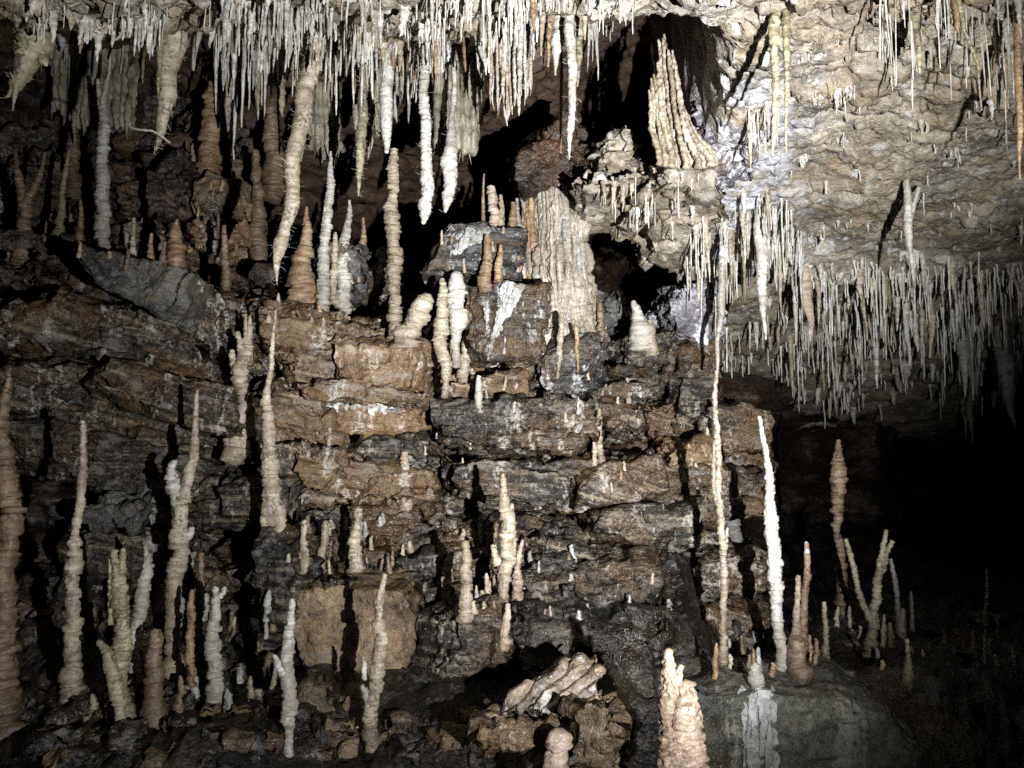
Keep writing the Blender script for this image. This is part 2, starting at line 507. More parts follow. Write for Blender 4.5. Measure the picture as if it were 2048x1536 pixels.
def floor():
    ns, ny = 360, 200
    s = np.linspace(-0.74, 0.74, ns)
    Y = np.exp(np.linspace(math.log(1.3), math.log(15.0), ny))
    S, YY = np.meshgrid(s, Y, indexing='ij')
    S, YY = S.ravel(), YY.ravel()
    X = S * YY
    zl = interp(YY, [1, 2.5, 3.6, 4.1, 4.6, 5.2, 7, 15], [-1.5, -1.25, -1.12, -1.03, -0.72, -0.45, -0.4, -0.4])
    zm = interp(YY, [1, 2.5, 3.4, 4.1, 4.8, 5.6, 7, 15], [-1.6, -1.4, -1.3, -1.0, -0.6, -0.4, -0.4, -0.4])
    zr = interp(YY, [1, 3.5, 3.9, 4.2, 6, 9, 13, 15], [-1.6, -1.5, -1.25, -1.08, -1.1, -1.05, -0.8, 0.3])
    k1 = sstep(-0.2, -0.05, S)
    k2 = sstep(0.19, 0.25, S)
    z = zl * (1 - k1) + zm * k1
    z = z * (1 - k2) + zr * k2
    Q = np.stack([X, YY, z], -1)
    z = z + fbm(Q * 1.6, 3, 70) * 0.10 + fbm(Q * 9, 3, 75, ridged=True) * 0.03 + fbm(Q * 28, 2, 79) * 0.012
    V = np.stack([X + noise(Q * 10, 71) * 0.02, YY + noise(Q * 10, 72) * 0.02, CAM[2] + z], -1)
    o = obj("cave_floor", V, grid_faces(ns, ny), M["floor"], origin=np.zeros(3))
    tag(o, "dark muddy cave floor between the rocks", None, kind="structure")
    return o


CEIL = ceiling()
WALL = back_wall()
FLOOR = floor()

# ------------------------------------------------------------------ rocks
BOXCACHE = {}


def box_grid(nx, ny, nz):
    key = (nx, ny, nz)
    if key in BOXCACHE:
        return BOXCACHE[key]
    idx = -np.ones((nx + 1, ny + 1, nz + 1), int)
    on = np.zeros_like(idx, bool)
    on[0], on[-1] = True, True
    on[:, 0], on[:, -1] = True, True
    on[:, :, 0], on[:, :, -1] = True, True
    ijk = np.argwhere(on)
    idx[on] = np.arange(len(ijk))
    fs = []

    def face(A, flip):
        q = np.stack([A[:-1, :-1], A[1:, :-1], A[1:, 1:], A[:-1, 1:]], -1).reshape(-1, 4)
        fs.append(q[:, ::-1] if flip else q)
    face(idx[:, :, 0], False)
    face(idx[:, 0, :], True); face(idx[:, -1, :], False)
    face(idx[0], True); face(idx[-1], False)
    U = ijk / np.array((nx, ny, nz), float)
    BOXCACHE[key] = (U, np.concatenate(fs))
    return BOXCACHE[key]


def cells(P, seed):
    I = np.floor(P)
    best = np.full(len(P), 1e9); bid = np.zeros(len(P))
    for dx in (-1, 0, 1):
        for dy in (-1, 0, 1):
            for dz in (-1, 0, 1):
                C = I + np.array((dx, dy, dz))
                k = C[:, 0] * 12.9898 + C[:, 1] * 78.233 + C[:, 2] * 37.719 + seed
                h1 = np.sin(k) * 43758.5453; h1 -= np.floor(h1)
                h2 = np.sin(k * 1.31 + 3.7) * 24634.6345; h2 -= np.floor(h2)
                h3 = np.sin(k * 0.77 + 8.1) * 56445.2345; h3 -= np.floor(h3)
                d = (P[:, 0] - C[:, 0] - h1) ** 2 + (P[:, 1] - C[:, 1] - h2) ** 2 + (P[:, 2] - C[:, 2] - h3) ** 2
                m = d < best
                best[m] = d[m]; bid[m] = h1[m]
    return bid


def block_mesh(quad, Y, depth, seed, res=0.0135, chops=10, bedamp=0.018, bedth=0.05, dip=0.15, amp=0.05, lift=0.0, shrink=0.0, rough=0.008, ribs=None, ragged=1.0, plates=1.0):
    """a rock whose front is the quad (photo pixels TL, TR, BR, BL at distance Y), running back by depth; faces broken off, bedded and rough"""
    if not isinstance(Y, (tuple, list)):
        Y = (Y,) * 4
    TL, TR, BR, BL = [pt(q[0], q[1], y) for q, y in zip(quad, Y)]
    cx = (TL + TR + BR + BL) / 4
    W = (np.linalg.norm(TR - TL) + np.linalg.norm(BR - BL)) / 2
    H = (np.linalg.norm(TL - BL) + np.linalg.norm(TR - BR)) / 2
    nx = int(np.clip(W / res, 6, 150)); ny = int(np.clip(H / res, 6, 110)); nz = int(np.clip(depth / (res * 1.6), 4, 40))
    U, F = box_grid(nx, ny, nz)
    u, v, w = U[:, :1], U[:, 1:2], U[:, 2:]
    front = (BL * (1 - u) + BR * u) * (1 - v) + (TL * (1 - u) + TR * u) * v
    back = front + np.array((0, depth, 0)) + np.array((0, 0, lift)) * v + (cx - front) * np.array((shrink, 0, 0))
    V = front * (1 - w) + back * w
    r = np.random.default_rng(seed)
    size = (W * H) ** 0.5
    c = V.mean(0)
    dims = np.array((W, depth, H))
    for k in range(chops):
        n = r.normal(size=3)
        n[1] = -abs(n[1]) * 0.9 if r.random() < 0.7 else n[1] * 0.3
        n = n / dims
        n /= np.linalg.norm(n)
        d = (V - c) @ n
        lim = d.max() * r.uniform(0.70, 0.93)
        V = V - np.outer(np.clip(d - lim, 0, None), n)
    N = vnormals(V, F)
    V = V + N * (fbm(V * (1.6 / size), 3, seed)[:, None] * amp * min(size, 0.8))
    rg = min(1.0, size / 0.25) * ragged
    V = V + np.stack([noise(V * 7, seed + 11), noise(V * 7, seed + 12), noise(V * 7, seed + 13)], -1) * 0.030 * rg
    V = V + np.stack([noise(V * 21, seed + 14), noise(V * 21, seed + 15), noise(V * 21, seed + 16)], -1) * 0.010 * rg
    N = vnormals(V, F)
    b = V[:, 2] * math.cos(dip) + V[:, 0] * math.sin(dip) + noise(V * 2.0, seed) * 0.03
    t = b / bedth + noise(V * 4, seed + 1) * 0.35
    kf = np.floor(t)
    st = hash1(kf, seed) + (hash1(kf + 1, seed) - hash1(kf, seed)) * sstep(0.84, 1, t - kf)
    side = (1 - np.abs(N[:, 2]) ** 2)
    A = np.stack([V[:, 0] * 3, V[:, 1] * 3, b * 34], -1)
    disp = (st - 0.6) * bedamp * side + noise(A, seed + 2) * 0.011 * side + fbm(V * 11, 3, seed + 3) * rough * 1.4 + fbm(V * 34, 2, seed + 6) * rough * 0.5
    if plates > 0:
        R2 = np.stack([V[:, 0] * math.cos(dip) - V[:, 2] * math.sin(dip), V[:, 1], b], -1)
        Wn = R2 + np.stack([noise(V * 9, seed + 21), noise(V * 9, seed + 22), noise(V * 9, seed + 23)], -1) * 0.03
        disp = disp + (cells(Wn * np.array((3.0, 3.0, 9.0)), seed) - 0.5) * 0.075 * plates + (cells(Wn * np.array((9.0, 9.0, 22.0)), seed + 1) - 0.5) * 0.024 * plates
    if ribs:
        ax, freq, ra = ribs
        q = V @ np.array(ax)
        disp = disp + np.abs(np.sin(q * freq + noise(V * 6, 8) * 0.8)) * ra
    V = V + N * disp[:, None]
    return V, F


_bseed = [100]


def rock(quad, Y, depth, mat, label=None, cat="rock", name="rock_block", group=None, parent=None, **kw):
    _bseed[0] += 1
    V, F = block_mesh(quad, Y, depth, _bseed[0], **kw)
    if parent is not None:
        return obj(name, V, F, M[mat], parent=parent)
    o = obj(name, V, F, M[mat])
    o["_o"] = [float(c) for c in o.location]
    if name == "loose_rock":
        LOOSE.append((o, {"clayblock": "ochre", "brown": "brown", "slate": "black"}.get(mat, "muddy"), "loose stone"))
    elif label:
        ANCHORS.append((sum(q[0] for q in quad) / 4, sum(q[1] for q in quad) / 4, label))
    return tag(o, label, cat, group)


# named blocks of the layered wall and the ledges  (TL, TR, BR, BL)
rock([(-90, 545), (380, 638), (440, 768), (-90, 672)], (4.75, 4.9, 4.85, 4.7), 0.7, "brown", "dark brown bedded rock layer under the grey boulder, running off the edge of the photo", dip=0.22)
rock([(372, 560), (505, 578), (520, 745), (385, 700)], 4.95, 0.6, "brown", "brown-grey rock block beside the grey boulder, topped by a dark ledge", dip=0.1)
rock([(478, 566), (862, 650), (866, 806), (486, 752)], (4.9, 5.1, 5.02, 4.8), 0.8, "tan", "broad tan and orange ledge block below the tall ringed stalagmite", dip=0.2)
rock([(-90, 672), (480, 790), (505, 940), (-90, 815)], (4.62, 4.8, 4.75, 4.55), 0.7, "brown", "long grey-brown rock layer with slanting beds across the wall", dip=0.22, bedth=0.035)
rock([(495, 745), (665, 805), (655, 915), (500, 895)], 4.85, 0.6, "tan", "greyish tan rock block behind the slender forked-foot stalagmite", dip=0.25)
rock([(-90, 815), (455, 905), (440, 1000), (-90, 950)], (4.5, 4.75, 4.7, 4.5), 0.6, "slate", "dark slate layer along the foot of the bedded wall", dip=0.2)
rock([(600, 762), (860, 792), (862, 806), (600, 782)], 4.8, 0.5, "tan", "thin pale rock shelf casting a dark slit", cat="rock", amp=0.02, chops=4)
PATCHED = rock([(612, 786), (856, 800), (850, 872), (622, 860)], 5.0, 0.6, "orange", "orange rock block with white calcite patches under the thin shelf", dip=0.05, bedamp=0.02)
rock([(140, 486), (378, 540), (338, 640), (178, 562)], (4.6, 4.55, 4.5, 4.55), 0.45, "greystone", "big smooth grey boulder resting on the bedded ledge", plates=0.2, cat="boulder", name="boulder", bedamp=0.008, amp=0.03, chops=6, rough=0.005)
rock([(598, 946), (862, 912), (866, 990), (596, 1024)], (4.84, 5.0, 4.92, 4.76), 0.6, "tan", "tan bedded block low in the wall, above the row of short stalagmites", bedth=0.035)
rock([(592, 1016), (868, 984), (872, 1066), (596, 1080)], (4.8, 4.9, 4.85, 4.75), 0.6, "slate", "dark crumbly rock layer behind the row of short stalagmites", bedth=0.03)
rock([(510, 872), (724, 906), (704, 972), (520, 962)], 4.72, 0.6, "brown", "brown rock under the block with white patches", bedth=0.03)
rock([(676, 866), (872, 884), (870, 948), (668, 926)], 4.98, 0.5, "slate", "small dark rocks packed below the orange block", bedth=0.03)
rock([(165, 985), (300, 975), (290, 1050), (160, 1055)], 4.45, 0.4, "greystone", "small grey angular rock behind the ringed stalagmite at the wall foot", cat="rock")
rock([(290, 985), (510, 990), (500, 1060), (285, 1062)], 4.55, 0.5, "slate", "black slate slab behind the white coral stalagmite", bedth=0.03)
rock([(90, 1058), (445, 1068), (435, 1165), (100, 1155)], (4.5, 4.6, 4.55, 4.45), 0.5, "brown", "reddish brown rock block behind the stalagmite thicket", bedth=0.05)
rock([(866, 800), (1182, 775), (1196, 898), (885, 915)], (4.85, 4.85, 4.8, 4.8), 0.55, "slate", "large striped block jutting from the middle of the wall", dip=-0.06, bedth=0.035, chops=7)
rock([(848, 770), (1055, 728), (1068, 795), (858, 800)], 5.05, 0.5, "tan", "arched tan slab lying over the large striped block", dip=-0.1, amp=0.08)
rock([(900, 915), (1295, 902), (1312, 965), (908, 1005)], (4.95, 5.0, 4.95, 4.9), 0.6, "slate", "long black layer directly below the large striped block", dip=-0.05, bedth=0.03)
rock([(1052, 695), (1216, 645), (1224, 748), (1108, 800)], (5.0, 5.1, 5.05, 5.0), 0.5, "veined", "black and white striped rock wedge behind two thin stalagmites", dip=-0.3, bedth=0.04)
rock([(1222, 672), (1356, 668), (1348, 765), (1238, 796)], 5.3, 0.6, "slate", "grey-brown boulder carrying a white stump", cat="boulder", name="boulder", bedamp=0.012, chops=8)
rock([(1212, 793), (1288, 798), (1288, 874), (1218, 870)], 5.2, 0.5, "brown", "brown squarish rock beside the large striped block", cat="rock")
rock([(1290, 788), (1345, 800), (1348, 866), (1290, 874)], 5.35, 0.5, "brown", "small brown rock wedged below the grey-brown boulder", cat="rock")
rock([(1326, 876), (1440, 888), (1455, 945), (1332, 940)], 5.2, 0.5, "orange", "orange tan rock at the corner where the wall turns away", cat="rock", bedamp=0.01)
rock([(1060, 1070), (1246, 1118), (1240, 1150), (1056, 1104)], 4.55, 0.3, "brown", "tilted dark brown plank-like slab low in the wall", cat="slab", name="rock_slab", dip=-0.25, chops=4, amp=0.02)
SLAB = rock([(926, 556), (1102, 542), (1086, 706), (940, 722)], (4.98, 4.9, 4.86, 4.92), 0.35, "veined", "upright dark slab with a white calcite stripe", cat="slab", name="rock_slab", bedamp=0.012, chops=4, dip=1.4, ragged=0.6, plates=0.5, amp=0.02)
VEINED = rock([(874, 446), (1052, 452), (1046, 548), (836, 536)], (5.0, 5.1, 5.1, 5.0), 0.5, "veined", "white-veined dark slab balanced beside the flowstone column", cat="slab", name="rock_slab", bedamp=0.012, chops=3, dip=0.02, ragged=0.5, plates=0.35, amp=0.02)
rock([(1168, 556), (1240, 566), (1238, 660), (1172, 656)], 5.7, 0.5, "greystone", "grey rock in shadow behind the flowstone column", cat="rock")
rock([(636, 486), (720, 470), (716, 584), (634, 580)], 5.25, 0.4, "greystone", "cream crusted rock at the foot of the white stalagmites", cat="rock", bedamp=0.01)
rock([(716, 540), (790, 470), (792, 570), (722, 590)], 5.5, 0.4, "veined", "slanting grey slab behind the tall ringed stalagmite", cat="slab", name="rock_slab", dip=0.8)
rock([(385, 332), (482, 340), (478, 428), (388, 434)], 6.0, 0.5, "clayblock", "pale cracked boulder inside the upper recess", cat="boulder", name="boulder", chops=10, bedamp=0.01)
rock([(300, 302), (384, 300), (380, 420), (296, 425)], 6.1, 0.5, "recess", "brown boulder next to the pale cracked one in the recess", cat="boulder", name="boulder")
rock([(370, 434), (480, 432), (476, 486), (360, 490)], 5.9, 0.5, "orange", "orange slab under the pale cracked boulder", cat="slab", name="rock_slab")
rock([(576, 1180), (838, 1192), (806, 1410), (588, 1400)], (4.15, 4.15, 4.1, 4.1), 0.75, "clayblock", "squared ochre block with a dark flat top", plates=0.25, lift=0.10, bedamp=0.008, chops=4, amp=0.03, dip=0.0)
rock([(838, 1222), (1012, 1210), (1010, 1400), (826, 1390)], 4.0, 0.6, "slate", "rounded black boulder beside the ochre block", cat="boulder", name="boulder", bedamp=0.012)
rock([(1028, 1196), (1350, 1228), (1345, 1500), (1080, 1510)], (4.15, 4.1, 3.75, 3.75), 0.7, "floor", "broad dark muddy boulder behind the broken ribbed slab", cat="boulder", name="boulder", bedamp=0.01, dip=0.3, amp=0.06)
rock([(1030, 1100), (1350, 1110), (1350, 1235), (1036, 1215)], (4.5, 4.5, 4.3, 4.25), 0.5, "slate", "dark sloping rock face under the plank-like slab", bedamp=0.02, dip=-0.2)
LEDGE = rock([(1378, 1378), (1800, 1402), (1900, 1620), (1370, 1620)], (3.7, 3.75, 3.7, 3.65), 0.6, "ledge", "wide grey-brown ledge block with a white calcite spill on its face", plates=0.3, lift=0.02, bedamp=0.008, chops=3, amp=0.03, dip=0.0)
rock([(1112, 1342), (1216, 1330), (1196, 1420), (966, 1434)], (3.32, 3.27, 3.22, 3.27), 0.13, "cave_cream", "broken ribbed flowstone slab lying on the dark boulder", cat="slab", name="flowstone_slab", bedamp=0.0, chops=7, res=0.006, ragged=0.7, plates=0.15, amp=0.03, ribs=((0.60, 0, -0.80), 88, 0.024))
rock([(940, 1462), (1110, 1452), (1105, 1502), (945, 1510)], 3.15, 0.2, "orange", "ribbed orange rock at the bottom edge below the broken slab", cat="rock", ribs=((1, 0, 0.1), 90, 0.012), bedamp=0.0)
rock([(1150, 1420), (1258, 1424), (1266, 1580), (1140, 1580)], 3.0, 0.25, "clayblock", "knobbly mud-coated lump at the bottom edge", cat="rock", name="mud_lump", bedamp=0.02, bedth=0.03, rough=0.02)

rock([(1196, 262), (1258, 240), (1290, 345), (1206, 356)], 4.8, 0.9, "ceiling", "tan lit rock at the left end of the ceiling shelf", cat="rock", name="ceiling_rock", chops=12, bedamp=0.05)
rock([(1156, 352), (1290, 340), (1310, 372), (1172, 378)], 4.6, 1.0, "ceiling", "thin pale rock shelf hanging over the dark cavity", cat="rock", name="ceiling_rock", bedamp=0.05)
rock([(1262, 322), (1460, 300), (1470, 392), (1278, 372)], (4.4, 4.25, 4.3, 4.45), 1.1, "ceiling", "chunky ceiling rock carrying the tall fluted drapery", cat="rock", name="ceiling_rock", chops=12, bedamp=0.06, ragged=1.6)
rock([(1392, 190), (1490, 180), (1570, 300), (1400, 312)], (4.25, 4.1, 4.0, 4.25), 0.6, "lavender", "smooth lavender-grey rock between the drapery and the bright ceiling", cat="rock", name="ceiling_rock", bedamp=0.015)
rock([(1318, 408), (1450, 400), (1440, 480), (1336, 462)], 4.75, 0.9, "ceiling", "jagged ceiling rock above the long straw curtain", cat="rock", name="ceiling_rock")
rock([(1338, 566), (1446, 556), (1456, 724), (1350, 658)], (5.7, 5.6, 5.9, 5.8), 0.8, "lavender", "pale bluish rock where the ceiling meets the dark cavity", cat="rock", name="ceiling_rock", chops=5)

CRUSTS = [(SLAB, 1012, 1050, 552, 706, -36, 7, 0.95), (LEDGE, 1488, 1550, 1380, 1600, 4, 9, 1.15), (PATCHED, 664, 722, 792, 856, -6, 9, 0.5), (PATCHED, 738, 788, 808, 848, 0, 7, 0.5), (VEINED, 926, 976, 456, 530, -28, 6, 0.8)]

rock([(500, 1062), (592, 1066), (604, 1230), (494, 1230)], (4.15, 4.15, 4.1, 4.1), 0.45, "slate", "dark rock pedestal under the forked-foot stalagmite", cat="rock", name="rock_pedestal")

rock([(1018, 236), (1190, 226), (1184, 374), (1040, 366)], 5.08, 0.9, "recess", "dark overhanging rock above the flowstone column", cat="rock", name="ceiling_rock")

SM = dict(bedamp=0.008, plates=0.35, ragged=0.7, amp=0.03, chops=8)
rock([(120, 690), (470, 778), (486, 884), (160, 792)], (4.45, 4.62, 4.55, 4.42), 0.5, "brown", "smooth tilted brown slab set into the sloping beds", cat="slab", name="rock_slab", dip=0.27, **SM)
rock([(660, 668), (862, 676), (850, 792), (676, 772)], (4.86, 4.9, 4.84, 4.8), 0.5, "orange", "rippled orange flowstone face under the tallest stalagmite", cat="flowstone", name="flowstone_drape", dip=0.1, bedamp=0.008, plates=0.3, ragged=0.8, amp=0.04, chops=8, ribs=((1, 0.1, 0.15), 34, 0.018))
rock([(600, 902), (770, 934), (700, 1010), (588, 992)], (4.66, 4.72, 4.66, 4.6), 0.5, "tan", "tilted tan slab wedged low in the wall", cat="slab", name="rock_slab", dip=0.3, **SM)
rock([(902, 912), (1150, 940), (1128, 1016), (914, 996)], (4.78, 4.84, 4.78, 4.74), 0.5, "slate", "broken black slab tipping down below the large striped block", cat="slab", name="rock_slab", dip=0.12, **SM)
rock([(1130, 950), (1330, 906), (1340, 996), (1150, 1030)], (4.8, 4.9, 4.82, 4.76), 0.5, "brown", "angular brown slab tipping up toward the turn of the wall", cat="slab", name="rock_slab", dip=-0.2, **SM)
rock([(1170, 1030), (1420, 1000), (1400, 1090), (1200, 1110)], (4.72, 4.85, 4.76, 4.66), 0.5, "slate", "dark angular slab above the sloping rock face", cat="slab", name="rock_slab", dip=-0.15, **SM)
rock([(430, 930), (590, 960), (560, 1060), (440, 1040)], (4.52, 4.6, 4.55, 4.5), 0.5, "slate", "black wedge of rock behind the forked-foot stalagmite", cat="rock", name="rock_wedge", dip=0.3, **SM)

# stones filling the layered wall (parts of the wall)
r = random.Random(5)


def fill(x0, x1, y0, y1, Ya, Yb, wr, hr, mats, dipf=0.0, depth=0.35):
    y = y0
    while y < y1:
        hh = r.uniform(*hr)
        x = x0 - r.uniform(0, 60)
        while x < x1:
            w = r.uniform(*wr)
            f = (y - y0) / max(1, (y1 - y0))
            Yc = Ya + (Yb - Ya) * f + r.uniform(-0.10, 0.12)
            sl = dipf * w
            yo = (x - x0) * dipf + r.uniform(-14, 14)
            tl = r.uniform(-0.10, 0.10) * w
            h = hh * r.uniform(0.7, 1.5)
            q = [(x, y + yo), (x + w, y + yo + sl + tl + r.uniform(-6, 6)), (x + w + r.uniform(-12, 12), y + yo + sl + tl + h), (x + r.uniform(-12, 12), y + yo + h + r.uniform(-6, 6))]
            rock(q, Yc, depth, r.choice(mats), name="stone", parent=WALL, res=0.019, bedth=r.uniform(0.025, 0.05), dip=r.uniform(-0.15, 0.15), amp=0.07)
            x += w + r.uniform(-4, 8)
        y += hh * r.uniform(0.86, 1.0)


fill(850, 1440, 935, 1120, 5.14, 4.75, (110, 340), (40, 80), ["slate", "slate", "brown", "slate", "tan"], -0.03)
fill(1180, 1440, 1100, 1230, 5.0, 4.7, (80, 190), (40, 70), ["slate", "brown", "slate"], 0.0)
fill(560, 1060, 1060, 1200, 4.75, 4.45, (80, 240), (34, 64), ["slate", "slate", "brown"], 0.0)
fill(0, 560, 1150, 1330, 4.5, 4.2, (70, 170), (34, 64), ["slate", "brown", "floor"], 0.0)
fill(1200, 1440, 690, 900, 5.85, 5.6, (80, 160), (60, 100), ["slate", "brown"], 0.0)
fill(1060, 1230, 740, 800, 5.2, 5.1, (50, 110), (26, 40), ["slate", "veined"], 0.0)
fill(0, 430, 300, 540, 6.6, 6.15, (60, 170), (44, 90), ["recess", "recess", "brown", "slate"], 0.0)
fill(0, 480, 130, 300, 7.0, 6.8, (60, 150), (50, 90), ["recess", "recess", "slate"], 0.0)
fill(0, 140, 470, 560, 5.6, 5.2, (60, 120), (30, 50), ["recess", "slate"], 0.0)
fill(420, 600, 530, 590, 5.7, 5.3, (60, 120), (30, 46), ["recess", "brown"], 0.1)
fill(800, 960, 690, 780, 5.4, 5.2, (50, 110), (30, 44), ["tan", "orange"], 0.0)

# loose rubble on the floor
def rubble(n, x0, x1, y0, y1, size, mats, label, group):
    bpy.context.view_layer.update()
    dg = bpy.context.evaluated_depsgraph_get()
    for i in range(n):
        px, py = r.uniform(x0, x1), r.uniform(y0, y1)
        h = hit(dg, px, py)
        if h is None:
            continue
        p, nrm, ob = h
        Y = p[1]
        s = r.uniform(*size) * 1.0
        q = [(px - s * r.uniform(.6, 1), py - s * r.uniform(.5, .9)), (px + s * r.uniform(.6, 1), py - s * r.uniform(.4, .9)), (px + s * r.uniform(.7, 1.1), py + s * .4), (px - s * r.uniform(.7, 1.1), py + s * .4)]
        rock(q, Y, s * 1.6 * Y / FPX, r.choice(mats), label, "rock", "loose_rock", group, res=0.014, bedamp=0.008, chops=10, amp=0.10)


def hit(dg, px, py, tries=6, only=None):
    d = Vector(pt(px, py, 1.0) - CAM).normalized()
    o = Vector(CAM)
    for _ in range(tries):
        ok, loc, nrm, idx, ob, mtx = scene.ray_cast(dg, o, d)
        if not ok:
            return None
        if only is None or only(ob.name):
            return np.array(loc), np.array(nrm), ob
        o = loc + d * 0.003
    return None


rubble(46, 20, 700, 1390, 1540, (14, 46), ["floor", "slate", "floor", "clayblock"], "dark muddy stone on the floor along the bottom of the photo", "muddy stones on the near floor")
rubble(14, 560, 1000, 1440, 1540, (14, 40), ["floor", "slate", "clayblock"], "dark stone on the floor below the ochre block", "stones below the ochre block")
rubble(22, 1440, 2040, 1240, 1340, (10, 30), ["floor", "slate", "brown"], "dark stone on the shadowy floor behind the wide ledge block", "stones on the far floor")
rubble(16, 580, 840, 1105, 1180, (8, 18), ["floor", "slate", "clayblock"], "small stone on top of the ochre block", "stones on the ochre block")

# ------------------------------------------------------------------ dripstone
def tube_mesh(pts, rad, seed, rings=0.0, ring_len=0.75, knob=0.10, nseg=14, step=None, flute=0.0, coral=0.0, flat=1.0):
    """a dripstone body along a path: pts (n,3) from base to tip, rad (n). rings: depth of the stacked drip rings"""
    pts = np.asarray(pts, float); rad = np.asarray(rad, float)
    L = np.concatenate([[0], np.cumsum(np.linalg.norm(np.diff(pts, axis=0), axis=1))])
    tot = L[-1]
    rm = max(rad.mean(), 0.003)
    step = step or max(0.0032, min(rm * (0.115 if rings > 0 else 0.3), 0.012))
    n = int(np.clip(tot / step, 6, 400))
    t = np.linspace(0, tot, n)
    # smooth interpolation of the path
    C = np.stack([np.interp(t, L, pts[:, k]) for k in range(3)], -1)
    if len(pts) > 2:
        for _ in range(max(1, n // 10)):
            C[1:-1] = (C[:-2] + C[1:-1] * 2 + C[2:]) / 4
    R = np.interp(t, L, rad)
    rr = np.random.default_rng(seed)
    wob = np.stack([noise(np.stack([t * 6 / 1.0, t * 0 + seed, t * 0 + k * 9.7], -1), seed) for k in range(3)], -1)
    wob[:, 2] = 0
    C = C + wob * (np.minimum(R, 0.04) * 0.42 + 0.002)[:, None]
    sway = np.stack([noise(np.stack([t * 2.6, t * 0 + seed * 1.7, t * 0 + kk * 5.1], -1), seed + 2) for kk in range(3)], -1)
    sway[:, 2] = 0
    C = C + sway * (np.minimum(R, 0.018) * 0.9 + 0.004)[:, None] * np.clip(t / 0.12, 0, 1)[:, None]
    ang = np.linspace(0, 2 * math.pi, nseg, endpoint=False)
    dirs = np.stack([np.cos(ang), np.sin(ang), np.zeros(nseg)], -1)
    T = np.gradient(C, axis=0)
    T /= np.linalg.norm(T, axis=1)[:, None] + 1e-9
    a = np.cross(T, np.array((0, 1, 0.0001)));  a /= np.linalg.norm(a, axis=1)[:, None] + 1e-9
    b = np.cross(T, a)
    D = a[:, None, :] * np.cos(ang)[None, :, None] + b[:, None, :] * (np.sin(ang) * flat)[None, :, None]
    base = C[:, None, :] + D * R[:, None, None]
    P = base.reshape(-1, 3)
    dd = fbm(P * (0.55 / max(rm, 0.006)), 3, seed).reshape(n, nseg) * knob
    dd = dd + fbm(P * 45, 2, seed + 9).reshape(n, nseg) * knob * 0.5 + coral * (0.5 - np.abs(fbm(P * (1.5 / max(rm, 0.006)), 2, seed + 5))).reshape(n, nseg)
    if rings > 0:
        # uneven ring boundaries
        edges = [0.0]
        while edges[-1] < tot + 0.1:
            rl = np.interp(edges[-1], t, R)
            edges.append(edges[-1] + max(0.009, rl * ring_len * (0.45 + 2.2 * rr.random() ** 2.2)))
        edges = np.array(edges)
        tt = t[:, None] + noise(P * (0.8 / max(rm, 0.006)), seed + 4).reshape(n, nseg) * rm * 0.22
        k = np.clip(np.searchsorted(edges, tt, side='right') - 1, 0, len(edges) - 2)
        f = (tt - edges[k]) / (edges[k + 1] - edges[k])
        prof = 1 - np.abs(2 * np.clip(f, 0, 1) - 0.92) ** 5
        rad_j = rr.uniform(-0.16, 0.16, len(edges)) * min(1, rings * 7)
        off = rr.normal(size=(len(edges), 2)) * 0.11 * min(1, rings * 7)
        ringy = np.clip(0.75 + 1.1 * noise(np.stack([tt.ravel() * 7, tt.ravel() * 0 + seed, tt.ravel() * 0], -1), seed + 8).reshape(n, nseg), 0.15, 1.4)
        dd = dd + rings * 1.5 * ringy * (prof - 0.75) + rad_j[k] + off[k, 0] * np.cos(ang)[None] + off[k, 1] * np.sin(ang)[None]
    if flute > 0:
        q = np.stack([np.broadcast_to(np.cos(ang) * 4.5, (n, nseg)), np.broadcast_to(np.sin(ang) * 4.5, (n, nseg)), np.broadcast_to(t[:, None] * 1.6, (n, nseg))], -1).reshape(-1, 3)
        dd = dd + (fbm(q, 2, seed + 3, ridged=True).reshape(n, nseg) - 0.6) * flute
    V = (C[:, None, :] + D * (R[:, None] * (1 + dd))[:, :, None]).reshape(-1, 3)
    F = grid_faces(n, nseg, wrap=True)
    # end caps as collapsed rings
    V = np.concatenate([V, np.repeat((C[0] - T[0] * R[0] * 0.2)[None], nseg, 0) + D[0] * R[0] * 0.04, np.repeat((C[-1] + T[-1] * R[-1] * 0.45)[None], nseg, 0) + D[-1] * R[-1] * 0.04])
    i0, i1 = n * nseg, n * nseg + nseg
    j = np.arange(nseg); j2 = (j + 1) % nseg
    c0 = np.stack([i0 + j, j, j2, i0 + j2], -1)
    c1 = np.stack([(n - 1) * nseg + j, i1 + j, i1 + j2, (n - 1) * nseg + j2], -1)
    return V, np.concatenate([F, c0, c1])


_tseed = [1000]
NOT_DRIP = lambda nm: not nm.startswith(("stalag", "stalac", "soda", "column", "branch", "helict", "flow", "drap", "curtain"))
IS_CEIL = lambda nm: nm.startswith(("cave_ceiling",))
DG = None


def refresh():
    global DG
    bpy.context.view_layer.update()
    DG = bpy.context.evaluated_depsgraph_get()


def px_path(path, Y):
    P = [pt(p[0], p[1], Y) for p in path]
    R = [p[2] * 0.5 * Y / FPX for p in path]
    return np.array(P), np.array(R)


